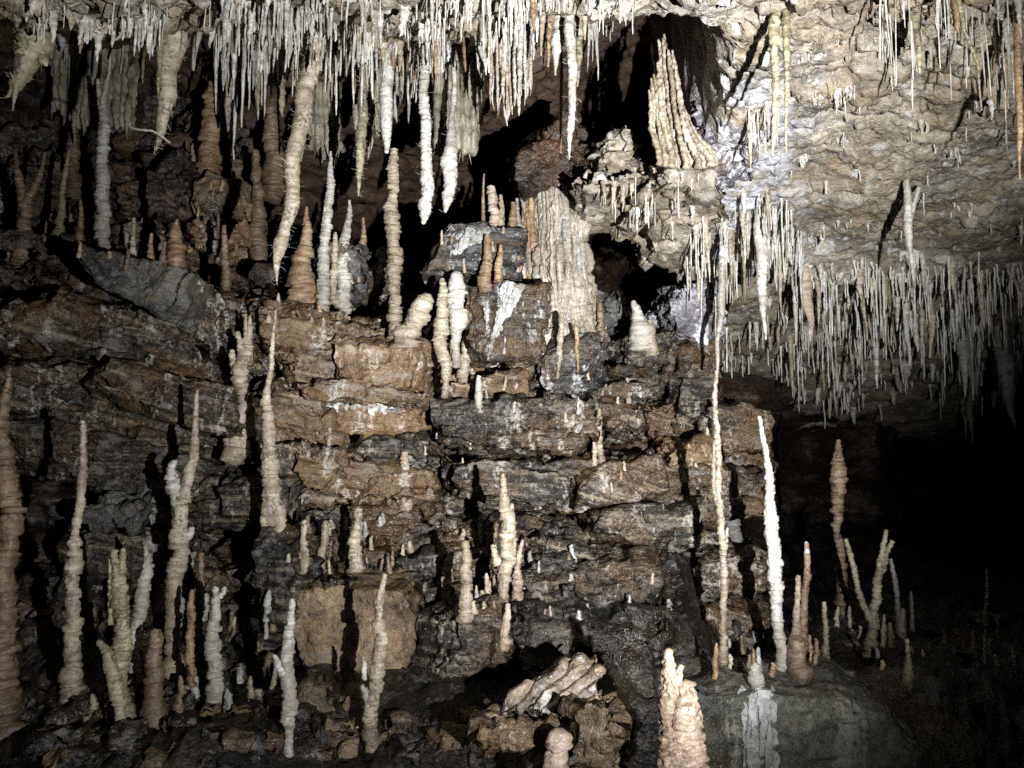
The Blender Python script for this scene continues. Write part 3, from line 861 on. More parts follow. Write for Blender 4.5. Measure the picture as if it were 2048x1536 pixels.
def hair(root, n, spread, length, mat="white"):
    """tiny curling helictites on a stalactite, joined into one part"""
    me = root.data if root.type == 'MESH' else root.children[0].data
    vs = np.empty(len(me.vertices) * 3, np.float32); me.vertices.foreach_get("co", vs); vs = vs.reshape(-1, 3)
    rr = np.random.default_rng(len(vs) + n)
    c = vs.mean(0)
    Vs, Fs, off = [], [], 0
    for i in range(n):
        p = vs[rr.integers(len(vs))]
        k = np.argmin(np.abs(vs[:, 2] - p[2]) + np.abs(vs - p).sum(1) * 0)
        near = vs[np.abs(vs[:, 2] - p[2]) < 0.012].mean(0)
        d = p - near; d[2] *= 0.2
        d = d / (np.linalg.norm(d) + 1e-6)
        L = length * rr.uniform(0.4, 1.3)
        m = 5
        tt = np.linspace(0, 1, m)[:, None]
        curl = rr.normal(size=3) * 0.5
        path = p + d * L * tt + curl * L * tt ** 2 * 0.8
        rad = np.linspace(0.0022, 0.0009, m)
        ang = np.array((0, 2.1, 4.2))
        ring = np.stack([np.cos(ang), np.zeros(3), np.sin(ang)], -1)
        ring2 = np.stack([np.cos(ang) * 0.6, np.sin(ang), np.cos(ang + 1)], -1)
        V = (path[:, None, :] + (ring * 0.6 + ring2 * 0.5)[None] * rad[:, None, None]).reshape(-1, 3)
        Vs.append(V); Fs.append(grid_faces(m, 3, wrap=True) + off); off += len(V)
    o = bpy.data.objects.new("helictites", mesh("helictites", np.concatenate(Vs), np.concatenate(Fs), M[mat]))
    o["kind"] = "stuff"
    o.parent = root
    COL.objects.link(o)


def above(p):
    ok, loc, nrm, idx, ob, mtx = scene.ray_cast(DG, Vector(p), Vector((0, 0, 1)))
    return min(loc[2] - p[2], 1.2) if ok and ob.name.startswith("cave_ceiling") else 0.1


def below(p):
    ok, loc, nrm, idx, ob, mtx = scene.ray_cast(DG, Vector(p), Vector((0, 0, -1)))
    return min(p[2] - loc[2], 0.30) if ok else 0.04


def drip(name, path, mat, label, Y=None, rings=0.0, branches=(), group=None, cat=None, nseg=16, knob=0.2, flute=0.0, ring_len=0.8, fuzz=0, flat=1.0, coral=0.16, step=None, fixed=False):
    """path runs from the attached end to the free tip in photo pixels (x, y, width)"""
    _tseed[0] += 7
    stal = name.startswith("stalac") or name in ("drapery",)
    if Y is None:
        p0 = path[0]
        h = hit(DG, p0[0], max(p0[1], -60) if stal else p0[1], only=NOT_DRIP)
        Y = float(h[0][1]) if h else 4.5
        Y -= 0.01
    if name.startswith(("stalag", "flow")):
        q = pt(path[0][0], path[0][1], Y)
        ok, loc, *_ = scene.ray_cast(DG, Vector(q), Vector((0, 0, -1)))
        hh = hit(DG, path[0][0], path[0][1], only=NOT_DRIP)
        dn = q[2] - loc[2] if ok else -1
        if not fixed and hh is not None and (dn < 0 or (dn > 0.12 and abs(hh[0][1] - Y) < 0.45)):
            Y = float(hh[0][1]) - 0.005                      # stand it on the rock seen at its foot
    P, R = px_path(path, Y)
    if name.startswith(("stalag", "flow", "column")):        # sink the foot into the rock below it
        dn = min(below(P[0]), 0.05) if fixed else below(P[0])
        P = np.concatenate([[P[0] - np.array((0, -0.01, dn + 0.04))], P]); R = np.concatenate([[R[0] * (1.25 + 0.5 * dn)], R]); R[1] *= 1.1
    elif stal:                                               # carry the root up to the ceiling
        P = np.concatenate([[P[0] + np.array((0, 0, above(P[0]) + 0.06))], P]); R = np.concatenate([[R[0] * 1.15], R])
    V, F = tube_mesh(P, R, _tseed[0], rings=rings, nseg=nseg, knob=knob, flute=flute, ring_len=ring_len, flat=flat, step=step, coral=coral)
    origin = P[0]
    cat = cat or ("stalactite" if name.startswith("stalac") else "stalagmite")
    o = obj(name, V, F, M[mat], origin=origin)
    o["_o"] = [float(c) for c in origin]
    if name.startswith("stalag"):                            # mud clings to the foot
        z = V[:, 2]
        hgt = (z - z.min()) / max(1e-6, np.ptp(z))
        at = o.data.attributes.new("mud", 'FLOAT', 'POINT')
        at.data.foreach_set("value", (np.clip(1 - hgt / r.uniform(0.35, 0.8), 0, 1) ** 1.2 * 0.95).astype(np.float32))
    tag(o, label, cat, group)
    ANCHORS.append((path[0][0] * 0.7 + path[-1][0] * 0.3, path[0][1] * 0.7 + path[-1][1] * 0.3, label))
    for k, br in enumerate(branches):
        bp, bm = (br, mat) if not isinstance(br, dict) else (br["path"], br.get("mat", mat))
        yo = 0.0 if not isinstance(br, dict) else br.get("dy", 0.0)
        P2, R2 = px_path(bp, Y + yo)
        V2, F2 = tube_mesh(P2, R2, _tseed[0] + k + 1, rings=rings, nseg=max(10, nseg - 4), knob=knob, flute=flute, ring_len=ring_len, coral=coral)
        obj("branch", V2, F2, M[bm], parent=o)
    if fuzz:
        hair(o, fuzz, 0, 0.022)
    return o


refresh()
# white calcite that has run down rock faces, each run a part of its rock
for (_o, x0, x1, y0, y1, sl, n, ln) in CRUSTS:
    for k in range(n):
        xa = x0 + (x1 - x0) * (k + 0.5) / n + r.uniform(-3, 3)
        ya = y0 + r.uniform(-4, 14)
        yb = y0 + (y1 - y0) * (ln * r.uniform(0.55, 1.1))
        pp, rr_ = [], []
        for f in np.linspace(0, 1, 9):
            hh = hit(DG, xa + sl * f, ya + (yb - ya) * f, only=lambda nm: nm == _o.name)
            if hh is not None:
                pp.append(hh[0] + hh[1] * 0.002)
                rr_.append((x1 - x0) / n * r.uniform(1.1, 1.8) * hh[0][1] / FPX * (1 - 0.55 * f))
        if len(pp) > 3:
            V, F = tube_mesh(np.array(pp), np.array(rr_), 8000 + k, knob=0.45, nseg=10, flat=0.22)
            obj("calcite_run", V, F, M["spill"], parent=_o)
SG, ST = "stalagmite", "stalactite"
# --- stalagmites, base first
drip(SG, [(208, 492, 26), (207, 420, 22), (206, 330, 23), (208, 250, 20), (207, 205, 13), (214, 150, 6), (218, 106, 4)], "white", "tall pale stalagmite with a needle tip standing on the grey boulder", rings=0.16, branches=[[(203, 290, 14), (198, 200, 10), (195, 158, 7)]])
drip(SG, [(148, 312, 24), (152, 262, 17), (160, 204, 6)], "browncal", "brown cone stalagmite high in the recess", rings=0.12, Y=6.4)
drip(SG, [(420, 262, 34), (420, 215, 27), (419, 185, 20), (419, 163, 6)], "orangecal", "orange ringed cone stalagmite high in the recess", rings=0.2, Y=6.3)
drip(SG, [(46, 505, 30), (48, 450, 25), (50, 405, 22)], "browncal", "forked brown stalagmite with two thin prongs at the edge of the recess", rings=0.14, Y=5.5, branches=[[(48, 415, 20), (42, 350, 14), (38, 325, 9), (32, 300, 6)], [(52, 412, 18), (72, 370, 15), (84, 340, 9), (90, 305, 5)]])
drip(SG, [(118, 472, 20), (124, 410, 12), (132, 340, 9), (138, 300, 5)], "olive", "slim greenish stalagmite between the forked one and the tall pale one", rings=0.14, Y=5.6)
drip(SG, [(160, 478, 14), (161, 430, 9), (162, 402, 6)], "browncal", "short brown spike left of the tall pale stalagmite", rings=0.1, Y=5.5)
drip(SG, [(266, 504, 12), (268, 470, 10), (270, 436, 7)], "cream", "short cream spike on the back edge of the grey boulder", rings=0.08, Y=5.0)
drip(SG, [(302, 514, 12), (303, 488, 9), (304, 468, 6)], "orangecal", "tiny orange spike behind the grey boulder", rings=0.1, Y=5.1)
drip(SG, [(352, 512, 34), (352, 480, 28), (354, 455, 18), (356, 438, 5)], "orangecal", "squat orange ringed cone behind the grey boulder", rings=0.2, Y=5.15)
drip(SG, [(328, 522, 12), (330, 500, 9), (331, 484, 6)], "browncal", "stub of brown dripstone beside the squat orange cone", rings=0.1, Y=5.0)
drip(SG, [(452, 524, 14), (451, 490, 12), (449, 452, 8)], "browncal", "brown finger stalagmite below the orange slab", rings=0.12, Y=5.3)
drip(SG, [(518, 432, 26), (514, 370, 20), (511, 300, 14)], "browncal", "dim brown pillar in the recess", rings=0.1, Y=6.2)
drip(SG, [(548, 315, 32), (546, 250, 28), (541, 182, 14)], "browncal", "dim stout brown stalagmite near the recess roof", rings=0.12, Y=6.3)
drip(SG, [(604, 592, 58), (604, 565, 48), (606, 545, 40), (608, 512, 33), (611, 480, 27), (613, 445, 14), (614, 413, 4)], "orangecal", "orange ringed spire with a flared foot on the ledge", rings=0.2, nseg=22, Y=5.2)
drip(SG, [(640, 585, 22), (648, 500, 20), (656, 430, 17), (660, 360, 14), (663, 303, 4)], "white", "white leaning stalagmite beside the orange spire", rings=0.14, Y=5.15, branches=[[(645, 470, 10), (647, 430, 8), (651, 394, 4)]])
drip(SG, [(688, 522, 22), (691, 470, 17), (694, 430, 12), (696, 400, 4)], "white", "short white stalagmite right of the leaning one", rings=0.14, Y=5.15)
drip(SG, [(669, 500, 12), (670, 482, 10), (672, 466, 7)], "cream", "tiny cream stub between two white stalagmites", rings=0.14, Y=5.15)
drip(SG, [(726, 500, 16), (727, 470, 10), (727, 436, 5)], "orangecal", "thin orange spike behind the ledge", rings=0.1, Y=5.6)
drip(SG, [(790, 648, 24), (789, 600, 22), (786, 520, 26), (786, 440, 27), (786, 370, 23), (787, 320, 20), (788, 298, 15)], "cream", "tallest cream ringed stalagmite at the centre of the ledge", rings=0.2, nseg=20, fixed=True, Y=4.93, ring_len=0.7)
drip(SG, [(812, 672, 42), (832, 640, 38), (850, 606, 36), (860, 592, 26)], "cream", "thick broken cream stump leaning beside the tallest stalagmite", rings=0.16, nseg=20, fixed=True, Y=4.9)
drip(SG, [(890, 765, 12), (888, 740, 20), (884, 690, 28), (884, 620, 26), (885, 580, 18), (886, 558, 10)], "cream", "cream fluted stalagmite left of the upright dark slab", rings=0.14, fixed=True, Y=4.9, nseg=20)
drip(SG, [(912, 704, 14), (914, 670, 22), (916, 640, 34), (914, 600, 40), (914, 565, 36), (914, 546, 24)], "white", "broad pale flowstone stump touching the upright dark slab", rings=0.12, fixed=True, Y=4.93, nseg=22)
drip(SG, [(930, 690, 18), (938, 665, 14), (944, 650, 8)], "cream", "small cream prong at the foot of the upright slab", rings=0.1, Y=4.9)
drip(SG, [(968, 448, 7), (968, 400, 6), (968, 348, 3)], "orangecal", "needle-thin orange stalagmite on the white-veined slab", rings=0.06, Y=5.3)
drip(SG, [(985, 448, 20), (984, 410, 18), (982, 372, 15)], "pink", "stout knobbed pink stalagmite on the white-veined slab", rings=0.16, Y=5.3)
drip(SG, [(1001, 440, 11), (1001, 410, 10), (1000, 390, 7)], "pink", "slim pink stalagmite next to the stout knobbed one", rings=0.14, Y=5.3)
drip(SG, [(1024, 446, 16), (1023, 425, 14), (1022, 404, 8)], "orangecal", "short orange knob at the edge of the flowstone column", rings=0.14, Y=5.25)
drip(SG, [(972, 545, 22), (976, 512, 14), (974, 470, 10)], "orangecal", "orange spike in front of the white-veined slab", rings=0.12, Y=4.98)
drip(SG, [(998, 540, 16), (1000, 515, 12), (1002, 490, 8)], "orangecal", "little orange cone on top of the upright slab", rings=0.12, Y=4.98)
drip(SG, [(1115, 742, 6), (1118, 715, 12), (1121, 670, 12), (1122, 626, 9)], "cream", "thin cream stalagmite in front of the striped wedge", rings=0.16, Y=4.9)
drip(SG, [(1156, 722, 5), (1153, 700, 9), (1153, 675, 8), (1151, 650, 6)], "orangecal", "thin orange stalagmite in front of the striped wedge", rings=0.16, Y=4.95)
drip(SG, [(1280, 674, 40), (1279, 645, 32), (1274, 622, 20), (1266, 602, 8)], "white", "white blunt stump on the grey-brown boulder", rings=0.08, Y=5.25, flute=0.08)
drip(SG, [(1306, 676, 22), (1304, 656, 18), (1300, 640, 10)], "cream", "cream stub beside the white blunt stump", rings=0.08, Y=5.3)
drip(SG, [(1206, 664, 14), (1205, 640, 12), (1203, 606, 8)], "browncal", "dim brown finger at the foot of the flowstone column", rings=0.14, Y=5.3)
drip(SG, [(958, 798, 14), (958, 775, 11), (957, 752, 9)], "white", "small pale finger on top of the large striped block", rings=0.16, Y=4.85)
drip(SG, [(1202, 922, 13), (1200, 880, 12), (1199, 846, 10), (1197, 818, 8)], "cream", "knobbed cream finger at the end of the large striped block", rings=0.2, Y=4.75)
drip(SG, [(1188, 922, 10), (1188, 900, 9), (1187, 880, 7)], "pink", "short pink stub beside the knobbed finger", rings=0.2, Y=4.74)
drip(SG, [(1258, 790, 8), (1257, 775, 7), (1256, 756, 5)], "cream", "tiny cream finger above the brown squarish rock", rings=0.14, Y=5.15)
drip(SG, [(150, 1425, 40), (148, 1330, 32), (146, 1200, 28), (150, 1085, 26), (153, 1070, 15), (160, 960, 15), (164, 890, 14), (166, 842, 10)], "cream", "very tall thin ringed stalagmite rising from the dark floor", rings=0.22, ring_len=1.0, Y=3.75, nseg=18)
drip(SG, [(344, 1352, 40), (346, 1290, 28), (352, 1200, 30), (358, 1120, 32), (362, 1050, 32), (370, 985, 22), (382, 920, 18), (388, 860, 12), (392, 780, 7)], "cream", "tall crooked stalagmite with a white coral lump halfway", rings=0.2, ring_len=1.0, Y=3.8, nseg=18, branches=[{"path": [(362, 1030, 20), (352, 980, 26), (345, 940, 20), (352, 922, 10)], "mat": "white"}, {"path": [(366, 1070, 20), (380, 1068, 18), (384, 1055, 8)], "mat": "white"}])
drip(SG, [(538, 1072, 36), (540, 1020, 34), (538, 920, 30), (540, 850, 26), (537, 806, 20), (540, 760, 11), (545, 700, 9), (550, 620, 4)], "cream", "slender pale stalagmite with a needle tip and a forked foot", rings=0.14, Y=4.25, nseg=18, branches=[[(528, 1085, 14), (530, 1030, 18), (534, 980, 14)], [(562, 1072, 22), (560, 1020, 22), (550, 970, 16)]])
drip(SG, [(486, 815, 6), (484, 790, 22), (480, 740, 34), (486, 700, 22), (500, 660, 11), (500, 632, 6)], "cream", "branching cream stalagmite like a small cactus on the wall", rings=0.16, Y=4.66, branches=[[(466, 925, 50), (474, 880, 40), (482, 840, 22), (485, 806, 14)], [(476, 750, 20), (466, 712, 13), (464, 700, 8)], [(482, 720, 16), (478, 690, 14), (476, 664, 9)], [(492, 700, 14), (492, 660, 8), (490, 628, 5)]])
drip(SG, [(244, 1445, 44), (242, 1350, 30), (240, 1240, 26), (232, 1170, 20), (228, 1100, 12)], "olive", "fused pair of olive stalagmites in the thicket", rings=0.22, ring_len=0.9, Y=3.6, nseg=18, branches=[[(252, 1300, 24), (248, 1200, 22), (246, 1130, 16), (245, 1098, 9)], [(222, 1250, 10), (220, 1180, 9), (220, 1118, 6)]])
drip(SG, [(272, 1258, 18), (282, 1210, 26), (284, 1170, 26), (290, 1130, 18), (287, 1092, 6)], "white", "white coral-tipped stalagmite in the thicket", rings=0.2, Y=3.85, branches=[[(290, 1135, 12), (300, 1108, 5)]])
drip(SG, [(398, 1340, 34), (400, 1260, 22), (402, 1180, 16), (405, 1106, 9)], "browncal", "straight reddish brown ringed stalagmite in the thicket", rings=0.22, Y=3.8)
drip(SG, [(385, 1215, 12), (386, 1195, 10), (387, 1180, 6)], "orangecal", "tiny orange prong beside the reddish brown stalagmite", rings=0.2, Y=3.85)
drip(SG, [(428, 1260, 22), (434, 1220, 18), (436, 1195, 14), (434, 1174, 10)], "white", "white two-lobed knob on a short stalk", rings=0.16, Y=3.85, branches=[[(440, 1195, 12), (448, 1184, 10), (450, 1174, 8)]])
drip(SG, [(242, 1440, 16), (232, 1400, 26), (220, 1350, 26), (206, 1300, 18), (194, 1282, 10)], "olive", "leaning yellowish stalagmite crossing the olive pair", rings=0.18, Y=3.45)
drip(SG, [(308, 1420, 40), (308, 1350, 30), (310, 1290, 28), (306, 1262, 20)], "browncal", "stubby dark stalagmite with a rounded head in the thicket", rings=0.16, Y=3.6)
drip(SG, [(6, 1450, 60), (8, 1300, 52), (8, 1150, 46), (10, 1050, 40), (8, 950, 38), (10, 850, 30), (16, 790, 20), (20, 736, 10)], "browncal", "thick crusted stalagmite cut by the edge of the photo", rings=0.2, Y=3.6, nseg=22)
drip(SG, [(575, 1462, 14), (576, 1440, 30), (578, 1380, 26), (574, 1320, 24), (580, 1265, 18), (586, 1198, 9)], "white", "white knobbly stalagmite in front of the ochre block", rings=0.2, ring_len=1.2, Y=3.5, branches=[[(566, 1350, 18), (556, 1325, 12), (548, 1310, 6)]])
drip(SG, [(744, 1478, 26), (748, 1410, 24), (756, 1330, 26), (764, 1260, 20), (766, 1200, 16), (774, 1148, 8)], "cream", "leaning cream stalagmite at the corner of the ochre block", rings=0.2, ring_len=1.2, Y=3.55, branches=[{"path": [(738, 1420, 14), (728, 1390, 16), (722, 1370, 8)], "mat": "white"}, {"path": [(730, 1360, 10), (728, 1330, 10), (726, 1312, 5)], "mat": "white"}])
drip(SG, [(1008, 1190, 16), (1010, 1120, 28), (1012, 1050, 26), (1010, 990, 18), (1006, 948, 8)], "cream", "bright cream stalagmite standing before the dark layered wall", rings=0.16, Y=4.2, nseg=18, branches=[[(996, 1130, 16), (990, 1110, 12), (987, 1090, 8)], [(1026, 1110, 12), (1028, 1050, 12), (1024, 1008, 8)]])
drip(SG, [(1034, 1180, 18), (1036, 1140, 14), (1040, 1100, 9), (1044, 1080, 6)], "pink", "slim pinkish stalagmite behind the bright cream one", rings=0.2, Y=4.35)
drip(SG, [(896, 1200, 20), (893, 1160, 18), (896, 1125, 15), (902, 1104, 8)], "cream", "pale curved finger on the black boulder", rings=0.12, Y=4.0)
drip(SG, [(930, 1222, 30), (930, 1170, 24), (932, 1120, 22), (932, 1084, 14)], "cream", "stout ringed stalagmite on the black boulder", rings=0.2, ring_len=1.1, Y=4.0)
drip(SG, [(1008, 1275, 18), (1008, 1240, 16), (1010, 1208, 10)], "pink", "short rounded stub between two dark boulders", rings=0.14, Y=3.95)
drip(SG, [(712, 1125, 26), (714, 1075, 20), (720, 1018, 14)], "cream", "tallest of the short stalagmites on the ledge above the ochre block", rings=0.18, Y=4.5)
drip(SG, [(644, 1135, 16), (648, 1085, 14), (650, 1042, 10)], "cream", "middle short stalagmite on the ledge above the ochre block", rings=0.18, Y=4.45)
drip(SG, [(606, 1105, 14), (607, 1070, 12), (610, 1042, 12)], "cream", "first short stalagmite on the ledge above the ochre block", rings=0.14, Y=4.5)
drip(SG, [(812, 1010, 22), (811, 960, 18), (810, 905, 14)], "pink", "pinkish drip column hugging the bedded wall", rings=0.14, Y=4.72)
drip(SG, [(1446, 1325, 18), (1446, 1240, 13), (1446, 1140, 13), (1442, 1060, 14), (1437, 980, 12), (1436, 880, 12), (1434, 800, 10), (1434, 742, 8)], "cream", "hair-thin tall stalagmite reaching almost to the ceiling", rings=0.22, ring_len=0.9, Y=4.15, branches=[[(1434, 1010, 9), (1428, 960, 9), (1427, 885, 6)], [(1450, 1100, 8), (1454, 1070, 7), (1455, 1056, 5)]])
drip(SG, [(1562, 1335, 26), (1558, 1260, 20), (1552, 1150, 28), (1546, 1060, 26), (1540, 980, 18), (1530, 900, 11), (1522, 833, 7)], "white", "bright white leaning stalagmite standing in the dark passage", rings=0.12, Y=4.5, nseg=18, branches=[[(1554, 1230, 10), (1540, 1120, 10), (1530, 1050, 9), (1528, 1020, 6)]])
drip(SG, [(1686, 1225, 20), (1682, 1150, 18), (1672, 1060, 14), (1672, 1000, 24), (1674, 960, 30), (1676, 910, 18), (1676, 880, 8)], "browncal", "tall brown stalagmite with a swollen middle in the dark passage", rings=0.16, Y=6.6, nseg=18)
drip(SG, [(1744, 1305, 22), (1748, 1240, 18), (1758, 1180, 16), (1766, 1120, 13), (1774, 1060, 7)], "olive", "V-shaped yellow stalagmite in the dark passage", rings=0.14, Y=5.6, branches=[[(1764, 1145, 12), (1776, 1110, 11), (1786, 1082, 8)], [(1742, 1250, 12), (1718, 1180, 11), (1700, 1120, 10), (1688, 1078, 8)]])
drip(SG, [(1798, 1270, 12), (1790, 1200, 10), (1786, 1150, 9), (1782, 1118, 6)], "grey", "dim grey stick stalagmite beside the V-shaped one", rings=0.1, Y=5.6)
drip(SG, [(1806, 1275, 16), (1806, 1240, 12), (1806, 1218, 9)], "pink", "short reddish stub beside the V-shaped stalagmite", rings=0.1, Y=5.4)
drip(SG, [(1602, 1268, 18), (1606, 1200, 13), (1614, 1140, 13), (1614, 1086, 8)], "orangecal", "orange stalagmite with a white tip in the dark passage", rings=0.1, Y=4.6, branches=[{"path": [(1615, 1130, 12), (1615, 1105, 10), (1614, 1084, 7)], "mat": "white"}])
drip(SG, [(1592, 1268, 16), (1593, 1210, 11), (1595, 1152, 9)], "pink", "pale pink stalagmite touching the orange one", rings=0.1, Y=4.58)
drip(SG, [(1652, 1305, 12), (1650, 1255, 10), (1649, 1204, 7)], "cream", "short cream stalagmite right of the orange one", rings=0.14, Y=4.7)
drip(SG, [(1600, 1345, 40), (1598, 1310, 34), (1596, 1275, 26)], "browncal", "knobbly brown pedestal under the orange stalagmite", rings=0.2, Y=4.55)
drip(SG, [(1816, 1365, 20), (1815, 1320, 9), (1812, 1278, 7)], "olive", "thin olive stalagmite on the far floor", rings=0.16, Y=4.7)
drip(SG, [(1426, 1345, 14), (1428, 1325, 12), (1430, 1310, 8)], "orangecal", "orange stub on the wide ledge beside the hair-thin stalagmite", rings=0.16, Y=4.0)
drip(SG, [(1504, 1335, 16), (1502, 1315, 13), (1501, 1296, 9)], "grey", "grey stub on the wide ledge", rings=0.16, Y=4.2)
drip(SG, [(1517, 1372, 26), (1516, 1352, 24), (1514, 1330, 16)], "white", "white lump feeding the calcite spill on the wide ledge", rings=0.14, Y=3.85)
drip(SG, [(1975, 1240, 9), (1974, 1190, 7), (1972, 1138, 4)], "grey", "faint needle stalagmite far in the dark", rings=0.08, Y=7.5)
drip(SG, [(1352, 1560, 48), (1348, 1480, 44), (1346, 1420, 36), (1342, 1350, 26), (1342, 1300, 14)], "pinktan", "pink coral-crusted double stalagmite in the foreground", rings=0.12, Y=2.7, nseg=44, knob=0.2, coral=0.55, branches=[[(1385, 1560, 66), (1378, 1470, 52), (1376, 1410, 44), (1372, 1364, 24)], [(1352, 1370, 14), (1358, 1345, 14), (1362, 1330, 9)]])
drip(SG, [(1115, 1570, 54), (1114, 1520, 46), (1112, 1480, 42), (1110, 1462, 24)], "pink", "thick pinkish stump at the bottom edge", rings=0.16, Y=2.95, nseg=22, knob=0.2)
drip(SG, [(1466, 1010, 24), (1466, 940, 20), (1466, 870, 18), (1465, 806, 14)], "grey", "dim grey pillar behind the hair-thin stalagmite", rings=0.1, Y=6.6)

# --- flowstone columns
FCOL = drip("flowstone_column", [(1134, 668, 100), (1130, 600, 98), (1126, 520, 98), (1122, 440, 94), (1118, 380, 88), (1114, 336, 80)], "flow", "big ribbed flowstone column joining the ledge to the roof", Y=5.4, rings=0.05, nseg=110, flute=0.34, cat="flowstone", ring_len=0.5, knob=0.16, step=0.008)
drip("flowstone_column", [(1166, 660, 30), (1164, 620, 22), (1162, 560, 18), (1160, 520, 10)], "flow", "narrow rib at the dark side of the flowstone column", Y=5.3, rings=0.16, nseg=20, cat="flowstone")

FCOL["_o"] = [float(c) for c in FCOL.location]
for k in range(24):
    f = k / 23.0
    xt, xb = 1036 + 126 * f + r.uniform(-3, 3), 1046 + 128 * f + r.uniform(-5, 5)
    yt = np.interp(f, [0, 0.12, 0.35, 0.5, 1], [400, 345, 372, 340, 350]) + r.uniform(-14, 14)
    yb = np.interp(f, [0, 0.3, 0.45, 0.7, 1], [545, 570, 620, 650, 655]) + r.uniform(-26, 14)
    w = r.uniform(8, 14)
    Yk = 5.36 - 0.12 * math.sin(math.pi * min(1, max(0, (f - 0.25) / 0.75))) + r.uniform(-0.02, 0.03)
    P, R = px_path([(xb, yb + 10, w * 0.5), (xb, yb, w), (xb * 0.6 + xt * 0.4 + r.uniform(-4, 4), yb * 0.6 + yt * 0.4, w * 1.15), (xt, yt + 30, w * 0.9), (xt, yt, w * 0.5)], Yk)
    V, F = tube_mesh(P, R, 4300 + k, rings=0.07, ring_len=1.6, knob=0.3, nseg=14)
    obj("flute", V, F, M["orangecal" if f < 0.3 and k % 2 else ("flow" if k % 4 else "grey")], parent=FCOL)

# --- stalactites, root first
drip(ST, [(60, -40, 90), (66, 30, 84), (62, 80, 70), (44, 130, 46), (22, 165, 26), (10, 194, 5)], "olive", "lumpy mossy stalactite in the top corner", knob=0.35, nseg=26, Y=3.3, fuzz=60, branches=[[(60, 100, 50), (84, 120, 20), (92, 132, 5)], [(40, 150, 16), (34, 185, 10), (28, 222, 4)]])
drip(ST, [(182, -30, 30), (174, 30, 24), (166, 70, 14), (160, 106, 3)], "orangecal", "yellow-brown cone stalactite near the top corner", Y=3.6)
drip(ST, [(246, -30, 8), (238, 40, 7), (226, 85, 5), (216, 118, 4)], "grey", "thin slanted stalactite above the tall pale stalagmite", Y=4.6)
drip(ST, [(368, -40, 92), (364, 20, 72), (350, 80, 54), (338, 140, 42), (328, 190, 34), (322, 232, 22), (316, 262, 16), (310, 300, 4)], "cream", "huge shaggy cream stalactite with a white twig near its tip", knob=0.22, nseg=24, Y=3.5, fuzz=120, branches=[{"path": [(402, -20, 22), (396, 60, 15), (388, 110, 9), (385, 142, 5)], "mat": "white"}, {"path": [(340, 286, 4), (326, 276, 5), (312, 266, 5), (300, 261, 5), (278, 260, 5), (262, 256, 4), (256, 250, 3), (262, 246, 2)], "mat": "white", "dy": -0.05}])
drip(ST, [(634, 60, 26), (622, 110, 28), (608, 180, 36), (600, 250, 34), (590, 330, 31), (580, 400, 28), (568, 455, 22), (564, 490, 28), (558, 530, 12), (555, 562, 3)], "cream", "long leaning hairy stalactite with a drop-shaped tip", knob=0.16, nseg=20, Y=4.1, fuzz=260, branches=[[(652, 60, 14), (640, 110, 14), (626, 168, 12)]])
drip(ST, [(780, 60, 18), (779, 130, 24), (777, 200, 26), (774, 260, 22), (771, 306, 8)], "white", "smooth white carrot stalactite above the tallest stalagmite", Y=4.5, knob=0.06, nseg=20)
drip(ST, [(852, -40, 16), (850, 60, 15), (850, 150, 19), (852, 240, 20), (854, 330, 22), (852, 380, 26), (850, 425, 22), (846, 446, 8)], "white", "long white column-like stalactite with a ringed lower end", Y=4.3, rings=0.08, nseg=20, fuzz=80)
drip(ST, [(905, 120, 8), (904, 250, 12), (903, 300, 26), (902, 330, 32), (900, 360, 26), (896, 400, 20), (890, 424, 6)], "white", "shaggy white stalactite next to the column-like one", Y=4.7, knob=0.3, fuzz=80)
drip(ST, [(728, 130, 20), (724, 200, 18), (722, 270, 20), (720, 330, 15), (716, 392, 3)], "olive", "hairy yellowish stalactite with a ragged tip", Y=4.6, knob=0.25, fuzz=160)
drip(ST, [(1076, -40, 16), (1075, 20, 13), (1073, 84, 3)], "white", "short white fang at the top edge", Y=3.4)
drip(ST, [(1090, -40, 18), (1088, 30, 14), (1085, 112, 3)], "pink", "long pale fang beside the short white one at the top edge", Y=3.45)
drip(ST, [(1104, -40, 16), (1100, 50, 12), (1095, 134, 3)], "orangecal", "brown fang beside the long pale one at the top edge", Y=3.6)
drip(ST, [(1122, 40, 24), (1120, 80, 30), (1116, 110, 14), (1112, 150, 4)], "white", "lumpy white stalactite hugging the brightest long one", Y=3.7, knob=0.3)
drip(ST, [(1144, -40, 16), (1140, 60, 20), (1141, 130, 19), (1141, 190, 16), (1142, 260, 13), (1140, 318, 2)], "white", "brightest long white stalactite hanging at the centre", Y=3.6, knob=0.25, fuzz=60)
drip(ST, [(1156, -40, 18), (1156, 50, 15), (1158, 110, 13), (1154, 174, 3)], "olive", "yellow-brown stalactite behind the brightest long one", Y=3.75)
drip(ST, [(1124, 160, 7), (1124, 230, 6), (1123, 306, 2)], "orangecal", "thin brown stalactite beside the brightest long one", Y=3.8)
drip(ST, [(1172, -40, 18), (1170, 20, 14), (1168, 80, 4)], "cream", "short cream fang right of the brightest stalactite", Y=3.6)
drip(ST, [(1610, 536, 16), (1612, 570, 24), (1616, 610, 22), (1620, 645, 12), (1621, 682, 3)], "pink", "orange-pink blade stalactite on the ceiling step", Y=None, flat=0.5, knob=0.08)
drip(ST, [(1443, 480, 9), (1442, 560, 15), (1440, 600, 16), (1438, 660, 9), (1436, 710, 8), (1434, 750, 5)], "white", "white stalactite almost meeting the hair-thin stalagmite", Y=5.2, knob=0.14, fuzz=40)
drip(ST, [(1812, 362, 12), (1815, 410, 15), (1817, 450, 17), (1822, 500, 11), (1828, 562, 3)], "white", "lone white stalactite on the bright ceiling with a stub beside it", knob=0.2, branches=[[(1838, 375, 9), (1832, 410, 9), (1824, 440, 8)]])
